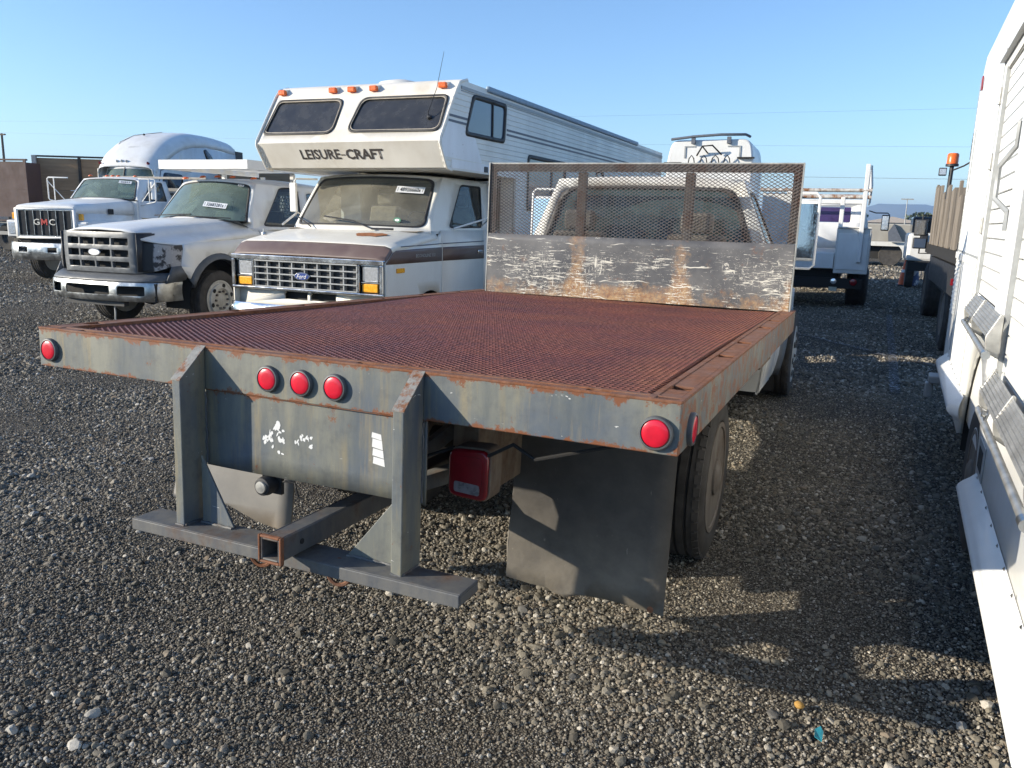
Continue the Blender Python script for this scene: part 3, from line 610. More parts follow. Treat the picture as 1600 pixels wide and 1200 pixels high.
# tail lamp box
for xc in (.522,):
    y = .19; out = rpoly([(xc-.073, .742), (xc+.073, .735), (xc+.075, .914), (xc-.072, .907)], .034, 5)
    h = MB().prism(out, .085, lambda u, v, w: (u, y+w, v)).build('tail_lamp', 'tanframe', T, 30, bevel=.004)
    inn = [(xc+(p[0]-xc)*.95, .825+(p[1]-.825)*.95) for p in out]
    MB().prism(inn, .022, lambda u, v, w: (u, y-.02+w, v)).build('red_lens', 'redtail', h, 30, bevel=.008)
    MB().prism(rpoly([(xc-.044, .765), (xc+.046, .760), (xc+.046, .795), (xc-.044, .80)], .008, 3), .004, lambda u, v, w: (u, y-.0245+w, v)).build('reverse_lens', 'dimlens', h, 30)
    fr = [(xc+(p[0]-xc)*.72, .845+(p[1]-.845)*.60) for p in out]
    MB().prism(fr, .004, lambda u, v, w: (u, y-.0235+w, v)).build('reflex_lens', 'redtail', h, 30)
# mud flaps
def flap(name, x0, x1, y, z0, mat, curl, ragged):
    pts = [(x1, z0+.0), (x1, H0-.15), (x0, H0-.15), (x0, z0+.03)]
    if ragged: pts += [(x0+.1, z0+.015), (x0+.17, z0+.01), (x0+.19, z0-.004), (x0+.24, z0-.018), (x0+.29, z0-.002), (x0+.33, z0+.004), (x0+.42, z0+.006)]
    else: pts = [(x1, z0-.02), (x1, H0-.15), (x0, H0-.15), (x0, z0+.05), (x0+.3, z0+.06), (x0+.45, z0+.01)]
    return panel(name, pts, lambda u, v: (u, y+curl*((1.02-v)**2)*(1+.4*math.sin(u*5))+.012*math.sin(u*9+v*4)*(1.02-v), v), mat, T, (), lin(x0, x1, 8), lin(z0, 1.02, 10), .008)
fl_ = flap('mud_flap', .445, 1.075, .75, .228, 'flap', -.05, True)
MB().lathe([(.012, 0), (.012, .003), (.006, .003)], (1.035, .678, .262), (0, -1, 0), 14).build('eyelet', 'bedrust', fl_, 20)
flap('mud_flap', -1.09, -.47, .58, .335, 'flap2', -.16, False)
for s in (-1, 1): MB().box(s*.76-.33, s*.76+.33, .73 if s > 0 else .575, .745 if s > 0 else .59, H0-.17, H0-.13).build('flap_hanger', 'dullsteel', T, 0)
# axles and wheels
for s in (-1, 1):
    for off in (.945, .655):
        wheel(T, s*off, 1.84, .405, .235, s if off > .8 else -s, .262, 'rim', .10, 8, 8, 44, z=gz(s*off, 1.84)+.400)
    wheel(T, s*.98, 6.08, .405, .235, s, .262, 'whiterim', -.03, 8, 8, 40, z=gz(s*.98, 6.08)+.400)
MB().tube([(-.6, 1.84, gz(0, 1.84)+.40), (.6, 1.84, gz(0, 1.84)+.40)], .06, 10).lathe([(.02, -.16), (.15, -.1), (.17, 0), (.15, .1), (.02, .16)], (0, 1.84, gz(0, 1.84)+.40), (0, 1, 0), 18).build('rear_axle', 'dark', T, 40)
MB().tube([(-.9, 6.08, gz(0, 6.08)+.40), (.9, 6.08, gz(0, 6.08)+.40)], .05, 10).build('front_axle', 'dark', T, 40)
MB().box(.82, 1.02, 3.0, 3.45, .75, .98).build('side_box', 'bed', T, 0, bevel=.01)
MB().box(1.10, 1.16, 2.45, 3.0, .93, .97).build('mounting_bracket', 'tanframe', T, 0)
# headboard
hy = 3.70
hb = panel('headboard_plate', [(-1.105, H0+.006), (1.185, H0+.006), (1.185, H0+.455), (-1.105, H0+.455)], lambda u, v: (u, hy-.001+.004*math.sin(4.3*u+1)*math.sin(8*(v-H0))+.003*math.sin(11*u+3*v)*math.sin(6.9*(v-H0)), v), 'headboard', T, (), lin(-1.1, 1.18, 30), lin(H0+.006, H0+.455, 9), .007)
b = MB()
for xa in (-1.112, 1.186): 
    MB().box(xa, xa+.007, hy-.004, hy+.06, H0+.002, H0+.99).build('headboard_edge', 'galv', T, 0)
for xa, xb in ((-1.104, -1.050), (1.130, 1.185)): MB().box(xa, xb, hy+.014, hy+.022, H0+.457, H0+.983).build('frame_upright', 'angle', T, 0, bevel=.002)
MB().box(-1.112, 1.193, hy+.014, hy+.06, H0+.983, H0+.991).build('frame_top', 'galv', T, 0); MB().box(-1.104, 1.185, hy+.015, hy+.022, H0+.925, H0+.982).build('frame_top_flange', 'angle', T, 0)
for xc in (-.36, .44): MB().box(xc-.033, xc+.033, hy+.0235, hy+.07, H0+.01, H0+.924).build('headboard_post', 'angle', T, 0, bevel=.004)
# expanded metal screen: slanting strands that split and join
b = MB(); mw, mh = .0395, .0235; sw = .0034
nx_ = int(2.285/mw); nz_ = int(.545/mh*2)
def strand(p, q):
    p = Vector(p); q = Vector(q); d = (q-p).normalized(); up = Vector((0, 0, 1)); nrm = Vector((0, 1, 0)); a = d.cross(nrm)*sw*.5; c = nrm*.0030+Vector((0, 0, .002))
    b.hexa([p-a, p+a, q+a, q-a, p-a+c, p+a+c, q+a+c, q-a+c])
for k in range(nz_+1):
    z = H0+.44+k*mh/2
    for i in range(nx_+1):
        x = -1.10+(i+.5*(k % 2))*mw; yk = hy+.006-(0 if k % 2 else .0)
        for dx in (-mw/2, mw/2):
            if -1.105 < x+dx < 1.186 and x < 1.186 and z+mh/2 < H0+.985: strand((x, yk, z), (x+dx, yk, z+mh/2))
stuff(b.build('mesh_screen', 'meshsteel', T, 0))
# cab of the flatbed: rear view through the screen, bonnet and wings beyond
from contextlib import contextmanager
@contextmanager
def placed(parent, loc, rz):             # build in a turned frame, then hand the new parts to the parent in that place
    before = set(COL.objects); yield
    mt = Matrix.Translation(loc) @ Matrix.Rotation(math.radians(rz), 4, 'Z')
    for o in set(COL.objects)-before:
        if o.parent == parent: o.matrix_local = mt
def polyfn(pts):                         # arc-length parameter along a 2D polyline
    P = [Vector(p) for p in pts]; L = [0]
    for a, b in zip(P, P[1:]): L.append(L[-1]+(b-a).length)
    def f(t):
        t = max(0, min(L[-1], t))
        for i in range(len(P)-1):
            if t <= L[i+1]+1e-9:
                k = (t-L[i])/max(1e-9, L[i+1]-L[i]); return P[i].lerp(P[i+1], k)
        return P[-1]
    return f, L
def loft(name, secs, mat, parent, sub=3, solid=.02, smooth=40, shift=None):
    """half sections (y, [(x, z), ...]) mirrored about x=0, smoothly interpolated along y"""
    def cat(p0, p1, p2, p3, t): return .5*((2*p1)+(-p0+p2)*t+(2*p0-5*p1+4*p2-p3)*t*t+(-p0+3*p1-3*p2+p3)*t**3)
    A = [np.array([(x, y, z) for x, z in pr]) for y, pr in secs]; rows = []
    for i in range(len(A)-1):
        a0 = A[max(0, i-1)]; a3 = A[min(len(A)-1, i+2)]
        for k in range(sub+(i == len(A)-2)):
            rows.append(cat(a0, A[i], A[i+1], a3, k/sub))
    out = []
    for r in rows:
        h = [tuple(p) if not shift else (p[0], p[1]+shift(p[0], p[1]), p[2]) for p in r]; out.append([(-p[0], p[1], p[2]) for p in h[:0:-1]]+h)
    return MB().grid(out).build(name, mat, parent, smooth, solid=solid, out=(0, 0, 1))
def plan_panel(name, plan, z0, z1, mat, parent, holes=(), bulge=.0, thick=.02, bevel=0, out=(0, -1, 0), zcuts=5):
    """panel bent round a mirrored plan outline [(x, y), ...] starting at x=0"""
    f, L = polyfn(plan)
    def fn(u, v):
        p = f(abs(u)); k = (v-z0)/(z1-z0); return (math.copysign(p.x, u), p.y-bulge*math.sin(math.pi*k), v)
    cu = sorted(set([s*l for l in L[1:-1] for s in (-1, 1)]+lin(-L[-1], L[-1], 20)[1:-1]))
    return panel(name, [(-L[-1], z0), (L[-1], z0), (L[-1], z1), (-L[-1], z1)], fn, mat, parent, holes, cu, lin(z0, z1, zcuts)[1:-1], thick, out, bevel)
def rect(x0, x1, z0, z1, r=.015): return rpoly([(x0, z0), (x1, z0), (x1, z1), (x0, z1)], r, 3)
def oval(parent, x, y, z, w, h, mat, name='badge', d=.012):
    ps = [(x+w/2*math.cos(t), z+h/2*math.sin(t)) for t in np.linspace(0, 2*math.pi, 29)[:-1]]
    return MB().prism(ps, d, lambda u, v, q: (u, y-d+q, v)).build(name, mat, parent, 30, bevel=.003)
def side_pair(name, outline, xf, mat, parent, cu=(), cv=(), thick=.02, holes=(), sides=(-1, 1)):
    return [panel(name, outline, (lambda s: (lambda u, v: (s*xf(u, v), u, v)))(s), mat, parent, holes, cu, cv, thick, out=(s, 0, 0)) for s in sides]
def amber_lights(parent, pts, mat='amber', h=.028, w=.05):
    for x, y, z in pts:
        MB().lathe([(w, 0), (w*.95, h*.4), (w*.55, h*.9), (.001, h)], (x, y, z), (0, -.2, 1), 14).build('roof_marker_light', mat, parent, 50)
def mirror_frame(parent, x, y, z0, z1, s, w=.24, paintm='white', head=.2, rr=.011):
    b = MB(); xo = x+s*w
    b.tube([(x, y, z1), (xo-s*.03, y, z1), (xo, y, z1-.03), (xo, y, z0+.03), (xo-s*.03, y, z0), (x, y, z0)], rr, 8)
    f = b.build('mirror_arm', paintm, parent, 50)
    h = MB().box(xo-s*head/2-head/2, xo-s*head/2+head/2, y-.05, y+.0, z0+.06, z1-.06).build('mirror_head', paintm, parent, 30, bevel=.02)
    MB().box(xo-s*head/2-head*.44, xo-s*head/2+head*.44, y+.001, y+.003, z0+.085, z1-.085).build('mirror_glass', 'mirror', h, 0)

def super_duty(T, back, wins, paintm, broken, rear=None, bw=.95, tw=.70, wsg='glass_g', crown=.09):
    """pickup truck cab, nose at y=0 facing -y"""
    loft('bonnet', [(.14, [(0, 1.375), (.4, 1.36), (.58, 1.325), (.64, 1.27), (.66, 1.24), (.80, 1.205), (.90, 1.19), (.955, 1.165)]),
                    (.45, [(0, 1.43), (.42, 1.412), (.61, 1.365), (.665, 1.31), (.70, 1.275), (.84, 1.245), (.94, 1.22), (.985, 1.185)]),
                    (1.1, [(0, 1.48), (.46, 1.462), (.66, 1.415), (.72, 1.36), (.76, 1.325), (.88, 1.30), (.965, 1.27), (1.0, 1.22)]),
                    (1.72, [(0, 1.525), (.5, 1.51), (.73, 1.47), (.79, 1.42), (.83, 1.385), (.90, 1.355), (.965, 1.32), (1.0, 1.25)]),
                    (2.12, [(0, 1.52), (.5, 1.515), (.80, 1.47), (.86, 1.42), (.90, 1.395), (.93, 1.375), (.97, 1.34), (1.0, 1.28)])], paintm, T, shift=lambda x, y: (.40*(max(0, abs(x)-.60)/.36)**1.4-.05*(1-min(1, abs(x)/.6)**2))*max(0, min(1, (1.1-y)/.9)))
    xf = lambda y, z: .985+.015*min(1, max(0, (y-.4)/.7))-.05*max(0, (z-1.2)/.2)**2-.05*max(0, (.75-z)/.3)**2
    side_pair('front_wing', [(.50, .90), (.56, 1.185), (.9, 1.21), (1.1, 1.217), (1.72, 1.247), (2.14, 1.28), (2.14, .48), (1.80, .48)]+arc(1.2, .42, .58, 8, 150, 14)+[(.62, .74)], xf, paintm, T, lin(.5, 2.1, 6), lin(.5, 1.25, 5))
    for s in (-1, 1):                    # flared arch lip and dark liner
        b = MB(); A = arc(1.2, .42, .555, 5, 160, 18); B = arc(1.2, .42, .65, 5, 152, 18)
        b.grid([[(s*(xf(p[0], p[1])-.01), *p) for p in B], [(s*(xf(p[0], p[1])+.035), *(Vector(p)*.3+Vector(q)*.7)) for p, q in zip(B, A)], [(s*(xf(*p)+.045), *p) for p in A], [(s*(xf(*p)-.08), *p) for p in A]])
        b.build('arch_flare', 'greyplastic', T, 50, solid=.006, out=(s, 0, .3))
        MB().grid([[(s*.97, *p) for p in arc(1.2, .42, .57, -10, 190, 14)], [(s*.55, *p) for p in arc(1.2, .42, .57, -10, 190, 14)]]).build('arch_liner', 'dark', T, 50)
    MB().box(-.6, .6, .35, 2.1, .55, 1.2).box(-.93, .93, 2.2, back-.1, .45, .62).build('inner_structure', 'dark', T, 0)
    xd = lambda y, z: 1.0-.055*max(0, (z-1.1)/.3)**1.5-.05*max(0, (.75-z)/.3)**2
    dy = min(3.36, back-.12)
    for d in side_pair('door', [(2.155, .5), (dy, .5), (dy, 1.40), (2.155, 1.36)], xd, paintm, T, (), lin(.5, 1.4, 8)):
        s = 1 if d.data.vertices[0].co.x > 0 else -1
        MB().box(s*1.0-.02, s*1.0+.03, dy-.27, dy-.1, 1.2, 1.245).build('door_handle', 'black', d, 30, bevel=.01)
    side_pair('cab_rear_side', [(dy+.012, .5), (back, .5), (back, 1.40), (dy+.012, 1.40)], xd, paintm, T, (), lin(.5, 1.4, 8))
    MB().box(-.98, .98, back-.03, back, .5, 1.39).build('cab_back_lower', paintm, T, 0)
    Wf = cab(T, 1.515, 2.05, bw, tw, 1.68, 2.02, 2.28, 2.44, back, back-.06, paintm, wsg, 'glass_d', wins, crown, True, rear, 'glass_hero' if rear else None, bzs=1.385)
    MB().grid([[(-.9, 1.98, 1.40), (.9, 1.98, 1.40)], [(-.9, 1.72, 1.50), (.9, 1.72, 1.50)], [(-.9, 2.3, 1.46), (.9, 2.3, 1.46)], [(-.9, 2.45, 1.2), (.9, 2.45, 1.2)]]).build('dashboard', 'greyint', T, 30)
    seats(T, 3.0, 1.02, (-.45, .45))
    MB().tube([(.42+.19*math.cos(t), 2.52-.07*math.sin(t), 1.42+.17*math.sin(t)) for t in np.linspace(0, 6.28, 24)[:-1]], .014, 6, True).build('steering_wheel', 'black', T, 50)
    # grille, bumper
    gp = [(0, .075), (.45, .085), (.60, .11), (.645, .16), (.655, .36)]
    hs = []
    xs = (-.53, -.30, -.035, .24, .53)
    for z0, z1 in ((1.165, 1.255), (1.015, 1.105), (.875, .955)):
        for a, c in zip(xs, xs[1:]): hs.append(rect(a+.012, c-.012, z0, z1, .012))
    g = plan_panel('grille', gp, .81, 1.33, 'grilleplastic', T, hs, .012, .05, .004)
    MB().box(-.58, .58, .16, .18, .83, 1.31).build('grille_mesh', 'dark', T, 0)
    for s in (-1, 1): MB().grid([[(s*.648, .10, .83), (s*.648, .10, 1.32)], [(s*.662, .40, .83), (s*.662, .40, 1.32)]]).build('grille_cheek', 'black', T, 40, solid=.01, out=(s, 0, 0))
    oval(g, -.035, .068, 1.065, .21, .095, 'chrome'); oval(g, -.035, .058, 1.065, .185, .075, 'sticker', 'badge_face', .003)  # white face paints the sun glare on the emblem
    bp = [(0, -.06), (.45, -.035), (.70, .02), (.84, .09), (.93, .19), (.975, .32), (.985, .50)]
    plan_panel('front_bumper', bp, .455, .70, 'dullchrome', T, [rect(-.82, -.58, .535, .655, .03), rect(-.46, .30, .535, .655, .03), rect(.42, .80, .53, .655, .03)], .02, .015, .003)
    MB().box(-.9, .9, .12, .2, .46, .69).build('bumper_back', 'dark', T, 0)
    f, L = polyfn(bp); us = lin(-L[-1], L[-1], 28); sg = lambda u: math.copysign(1, u)
    MB().grid([[(sg(u)*f(abs(u)).x, f(abs(u)).y, .703) for u in us], [(sg(u)*f(abs(u)).x*.995, f(abs(u)).y+.01, .735) for u in us], [(sg(u)*f(abs(u)).x*.97, f(abs(u)).y*.9+.075, .78) for u in us], [(sg(u)*f(abs(u)).x*.93, f(abs(u)).y*.6+.17, .82) for u in us]]).build('bumper_cover', 'greyplastic', T, 50, solid=.01, out=(0, 0, 1))
    side_pair('bumper_end', [(.22, .69), (.56, .72), (.68, .90), (.60, .915), (.34, .90)], lambda y, z: .985, 'greyplastic', T)
    MB().box(-.55, .45, .02, .1, .385, .44).build('air_dam', 'black', T, 0)
    for s in (-1, 1):
        b = MB(); b.grid([[(s*.645, .17, .84), (s*.80, .22, .84), (s*.95, .40, .90), (s*.985, .56, .91)], [(s*.645, .17, 1.0), (s*.81, .21, 1.0), (s*.955, .37, 1.03), (s*.985, .56, 1.05)], [(s*.645, .19, 1.20), (s*.80, .23, 1.195), (s*.94, .36, 1.175), (s*.975, .54, 1.18)]])
        h = b.build('headlamp_bay' if broken else 'headlight', 'bay' if broken else 'lens', T, 40, out=(0, -1, 0))
    b = MB(); b.beam((-.55, 1.66, 1.545), (.05, 1.74, 1.575), .02, .015); b.beam((.1, 1.66, 1.545), (.7, 1.84, 1.53), .02, .015); b.build('wiper', 'black', T, 0)
    return Wf

# cab of the flatbed: nose pointing away, seen through the screen
N = Nodes('broken_lamp_bay'); a = N.mask(N.noise(9, 4, .6), .50, .56); b_ = N.mask(N.noise(22, 4, .7), .62, .66)
bx_, by_, bz_ = N.xyz(); inner = band(N, bx_, 0, .79, .02)
M['bay'] = N.set(color=N.mix(inner, N.mix(b_, N.mix(a, (.34, .34, .35), (.03, .03, .035)), (.6, .6, .6)), (.016, .016, .018)), rough=.6)
with placed(T, (.03, 7.06, .03), 180):
    super_duty(T, 2.99, [[(.12, .10), (.86, .10), (.88, .88), (.30, .88)]], 'white_dull', False, rpoly([(-.905, .10), (.905, .10), (.90, .90), (-.90, .90)], .14, 5), .985, .71, 'glass_hero', .035)
    mirror_frame(T, .96, 2.15, 1.42, 2.02, 1, .30, 'white'); mirror_frame(T, -.96, 2.15, 1.42, 2.02, -1, .26, 'white')
    MB().box(-.55, -.1, 2.5, 2.56, 1.62, 1.78).build('sun_visor', 'greyint', T, 0)

# ------------------------------------------------------------------ motorhome
rv = thing('motorhome', 'cream motorhome with brown stripe and overhanging sleeping cab, facing us in the row', 'motorhome', (-5.42, 6.92, 0))
T = rv
loft('nose', [(.0, [(0, 1.185), (.5, 1.183), (.88, 1.178), (.97, 1.165), (1.0, 1.14)]), (.05, [(0, 1.25), (.5, 1.247), (.90, 1.24), (.98, 1.22), (1.0, 1.18)]), (.135, [(0, 1.325), (.5, 1.322), (.91, 1.312), (.98, 1.29), (1.0, 1.25)])], 'brown', T)
loft('bonnet', [(.135, [(0, 1.327), (.5, 1.324), (.91, 1.314), (.98, 1.292), (1.002, 1.25)]), (.2, [(0, 1.35), (.5, 1.347), (.915, 1.335), (.98, 1.31), (1.002, 1.26)]), (.45, [(0, 1.405), (.5, 1.40), (.9, 1.38), (.975, 1.345), (1.002, 1.29)]), (.8, [(0, 1.465), (.5, 1.458), (.88, 1.435), (.97, 1.395), (1.002, 1.34)]), (1.1, [(0, 1.48), (.5, 1.478), (.9, 1.45), (.97, 1.43), (1.0, 1.38)])], 'cream', T)
rp = [(.42, 1.4022, -.02)]; ps = []
for k in range(14):
    t = 2*math.pi*k/14; ps.append((.47+.19*math.cos(t)*(.7+.5*rng.random()), .52+.10*math.sin(t)*(.6+.6*rng.random())))
MB().add([(p[0], p[1], 1.4035+.20*(p[1]-.45)-.02*max(0, p[0]-.5)) for p in ps], [tuple(range(14))]).build('rust_patch', plain('bonnet_rust', (.27, .10, .035), .9, var=.4, scale=20), T, 0, out=(0, 0, 1))
xs_ = lambda y, z: 1.0-.02*max(0, (z-1.2)/.3)**2
side_pair('front_wing', [(.0, .64), (.0, 1.145), (.05, 1.18), (.135, 1.25), (.45, 1.29), (.8, 1.34), (1.09, 1.38), (1.19, 1.45), (1.19, .5), (1.37, .5)][:9]+arc(.92, .36, .45, 15, 165, 14)+[(.3, .55), (.15, .6)], xs_, 'cream', T, (), lin(.6, 1.4, 5))
for s in (-1, 1): MB().grid([[(s*.99, *p) for p in arc(.92, .36, .455, 0, 180, 14)], [(s*.5, *p) for p in arc(.92, .36, .455, 0, 180, 14)]]).build('arch_liner', 'dark', T, 50)
for s, d in zip((-1, 1), side_pair('door', [(1.203, .5), (2.30, .5), (2.30, 1.47), (1.203, 1.47)], xs_, 'cream', T, (), lin(.5, 1.47, 5))):
    MB().box(s*1.0-.01, s*1.0+.025, 2.1, 2.24, 1.19, 1.23).build('door_handle', 'chrome', d, 30, bevel=.008)
side_pair('cab_rear_side', [(2.312, .5), (2.80, .5), (2.80, 1.47), (2.312, 1.47)], xs_, 'cream', T)
for a, c in (((.004, 1.148), None),):
    side_pair('side_stripe', [(.004, 1.13), (.004, 1.146), (.05, 1.178), (.135, 1.245), (.2, 1.268), (.6, 1.278), (1.186, 1.282), (1.186, 1.128)], lambda y, z: xs_(y, z)+.004, 'brown', T, (), (1.2, 1.25), .003)
    side_pair('side_stripe', [(1.207, 1.128), (2.298, 1.118), (2.298, 1.285), (1.207, 1.282)], lambda y, z: xs_(y, z)+.004, 'brown', T, (), (1.2, 1.25), .003)
    side_pair('pin_stripe', [(.3, 1.300), (1.186, 1.318), (1.186, 1.328), (.3, 1.31)], lambda y, z: xs_(y, z)+.004, 'stripe', T, (), (), .003)
    side_pair('pin_stripe', [(1.207, 1.318), (2.298, 1.33), (2.298, 1.34), (1.207, 1.328)], lambda y, z: xs_(y, z)+.004, 'stripe', T, (), (), .003)
text('ECONOLINE 350', (1.007, .60, 1.185), (0, 1, 0), (0, 0, 1), .42, .035, 'alu', T)
MB().box(1.0, 1.012, .20, .36, 1.035, 1.085).build('side_marker', 'amber', T, 0, bevel=.006)
WfE = cab(T, 1.475, 2.07, .95, .86, .74, 1.02, 1.28, 1.45, 2.75, 2.75, 'cream', 'glass_rv', 'glass_d', [[(.22, .06), (.74, .06), (.74, .90), (.33, .90)]], .05, False, bzs=1.46, ws=(.94, .05, .955), wsr=.13)
MB().grid([[(-.88, 1.0, 1.40), (.88, 1.0, 1.40)], [(-.88, .82, 1.45), (.88, .82, 1.45)], [(-.88, 1.45, 1.50), (.88, 1.45, 1.50)], [(-.88, 1.6, 1.47), (.88, 1.6, 1.47)], [(-.88, 1.65, 1.0), (.88, 1.65, 1.0)]]).build('dashboard', 'interior', T, 30)
MB().box(-.35, .35, .95, 1.9, 1.0, 1.56).build('engine_cover', 'interior', T, 30, bevel=.06)
seats(T, 2.3, 1.05, (-.55, .55), 'interior', .7)
MB().tube([(.5+.2*math.cos(t), 1.62-.12*math.sin(t), 1.55+.13*math.sin(t)) for t in np.linspace(0, 6.28, 24)[:-1]], .013, 6, True).build('steering_wheel', 'black', T, 50)
MB().box(-.13, .13, 1.46, 1.5, 1.93, 2.0).build('rear_view_mirror', 'black', T, 0, bevel=.01)
MB().box(-.78, -.48, 1.75, 1.78, 1.55, 2.0).build('curtain', 'sticker', T, 0); MB().box(.05, .2, 3.4, 3.42, 1.7, 2.0).build('bright_panel', 'sticker', T, 0)
def on_ws(Wf, u, v, d=-.006): p = Vector(Wf(u, v)); return p+Vector((0, d, 0))
def ws_sticker(Wf, u, v, w, h, body, parent):
    p = on_ws(Wf, u, v); r = on_ws(Wf, u+.2, v)-on_ws(Wf, u-.2, v); upv = on_ws(Wf, u, v+.1)-on_ws(Wf, u, v-.1); r.normalize(); upv.normalize(); nn = r.cross(upv)
    c = p+nn*.006; q = lambda a, b, e: c+r*a+upv*b+nn*e
    st = MB().hexa([q(-w/2, -h/2, 0), q(w/2, -h/2, 0), q(w/2, h/2, 0), q(-w/2, h/2, 0), q(-w/2, -h/2, .002), q(w/2, -h/2, .002), q(w/2, h/2, .002), q(-w/2, h/2, .002)]).build('lot_sticker', 'sticker', parent, 0)
    text(body, q(-w*.36, -h*.32, .0022), r, upv, w*.74, h*.64, 'ink', st, bold=.012)
    for s in (-1, 1):
        MB().hexa([q(s*w*.44-w*.012, -h*.3, .002), q(s*w*.44+w*.012, -h*.3, .002), q(s*w*.44+w*.012, h*.3, .002), q(s*w*.44-w*.012, h*.3, .002), q(s*w*.44-w*.012, -h*.3, .0028), q(s*w*.44+w*.012, -h*.3, .0028), q(s*w*.44+w*.012, h*.3, .0028), q(s*w*.44-w*.012, h*.3, .0028)]).build('sticker_bar', 'greytrim', st, 0)
panel('sunshade_band', [(-.92, .80), (.92, .80), (.90, .93), (-.90, .93)], lambda u, v: Vector(WfE(u, v))+Vector((0, .012, 0)), 'glass_band', T, (), lin(-1, 1, 12), (), 0, out=(0, -1, 0))
ws_sticker(WfE, .66, .72, .33, .095, '48926660x', T)
p = on_ws(WfE, .62, .17); oval(T, p.x, p.y-.002, p.z, .10, .06, plain('green_seal', (.03, .16, .09), .5), 'green_sticker', .002); oval(T, p.x, p.y-.0045, p.z, .06, .026, 'sticker', 'sticker_centre', .001)
b = MB(); b.tube([(-.50, .76, 1.475), (-.62, .80, 1.535), (-.92, 1.02, 1.60)], .008, 6); b.build('wiper', 'black', T, 40)
b = MB(); b.tube([(.36, .72, 1.475), (.1, .74, 1.555), (-.3, .755, 1.60)], .009, 6); b.tube([(.36, .72, 1.475), (.62, .76, 1.475)], .012, 6); b.build('wiper', 'black', T, 40)
# grille panel
gf = MB()
for a in ((-.985, .985, 1.118, 1.172), (-.985, .985, .80, .828), (-.985, -.945, .828, 1.118), (.945, .985, .828, 1.118)): gf.box(a[0], a[1], -.035, .03, a[2], a[3])
gs = gf.build('grille_surround', 'chrome', T, 0, bevel=.008)
MB().box(-.944, .944, .03, .05, .829, 1.117).build('grille_backing', 'black', T, 0)
gb = MB()
for k in range(9): x = -.665+k*.166; gb.box(x-.008, x+.008, -.02, .03, .83, 1.115)
for k in range(5): z = .836+k*.069; gb.box(-.673, .673, -.03, -.0205, z-.007, z+.007)
gb.build('grille_bars', 'greytrim', T, 0, bevel=.002)
MB().box(-.70, -.680, -.03, .029, .829, 1.117).box(.68, .70, -.03, .029, .829, 1.117).build('grille_divider', 'chrome', T, 0, bevel=.004)
ov = oval(T, -.02, -.03, .965, .20, .085, 'chrome', 'badge'); ob_ = oval(ov, -.02, -.041, .965, .18, .07, 'blue', 'badge_face', .003)
text('Ford', (-.085, -.0455, .943), (1, 0, 0), (0, 0, 1), .13, .045, 'sticker', ov, shear=.35)
for s in (-1, 1):
    hx = s*.818
    hl = MB().box(hx-.10, hx+.10, .0, .029, .945, 1.108).build('headlight', 'lens', T, 0, bevel=.02)
    MB().box(hx-.108, hx+.108, -.012, -.001, .936, .944).box(hx-.108, hx+.108, -.012, -.001, 1.109, 1.116).build('headlight_rim', 'dullchrome', hl, 0)
    MB().box(hx-.105, hx+.09, -.005, .029, .838, .928).build('turn_signal', 'amber', T, 0, bevel=.012)
panel('front_valance', [(-1.0, .62), (1.0, .62), (1.0, 1.15), (-1.0, 1.15)], lambda u, v: (u, .055+.03*abs(u)**6-.02*(1 if v < .78 else 0), v), 'cream', T, [rect(-.32, -.01, .70, .785, .01), rect(.03, .36, .70, .785, .01)], (), (.79, .80), .02)
MB().box(-.5, .5, .11, .13, .66, .80).build('valance_dark', 'dark', T, 0)
plan_panel('front_bumper', [(0, -.13), (.8, -.11), (.97, -.06), (1.03, .02), (1.035, .35)], .44, .655, 'chrome', T, (), .03, .012, .004)
for s in (-1, 1): wheel(T, s*.86, .92, .37, .21, s, .22, 'whiterim', -.02, 5, 8, 36)
for s in (-1, 1): wheel(T, s*.95, 6.9, .37, .42, s, .22, 'whiterim', .06, 5, 8, 36)
MB().box(-.9, .9, 1.4, 2.7, .42, .6).box(-.55, .55, .2, 1.3, .5, 1.1).build('underbody', 'dark', T, 0)
# coach body
prof, PL = polyfn([(.98, 2.132), (.885, 2.145), (.71, 2.41), (1.10, 2.985), (1.16, 3.06), (1.23, 3.10), (1.36, 3.118)])
def capf(u, v): p = prof(v); k = abs(u)/1.215; return Vector((u, p.x+.012*k**12, p.y))
lz = lambda z, i: PL[i]+(z-[2.132, 2.145, 2.41, 2.985][i])/([2.145, 2.41, 2.985, 3.06][i]-[2.132, 2.145, 2.41, 2.985][i])*(PL[i+1]-PL[i])
A0, A1 = lz(2.515, 2), lz(2.915, 2)
w1 = rpoly([(-1.19, A0), (-.19, A0-.006), (-.21, A1), (-1.135, A1+.01)], [.10, .12, .10, .07], 5); w2 = rpoly([(.0, A0+.01), (1.175, A0), (1.145, A1-.006), (.05, A1)], [.12, .10, .07, .10], 5)
w1 = [(max(-1.165, p[0]), p[1]) for p in w1]
capU = sorted(lin(-1.2, 1.2, 12)+[-1.17, 1.17])
panel('front_cap', [(-1.222, 0), (1.222, 0), (1.222, PL[-1]), (-1.222, PL[-1])], capf, 'cap', T, [w1, w2], capU, PL[1:-1], .03, smooth=30)
nrm = Vector((0, -(2.985-2.41), (1.10-.71))).normalized()
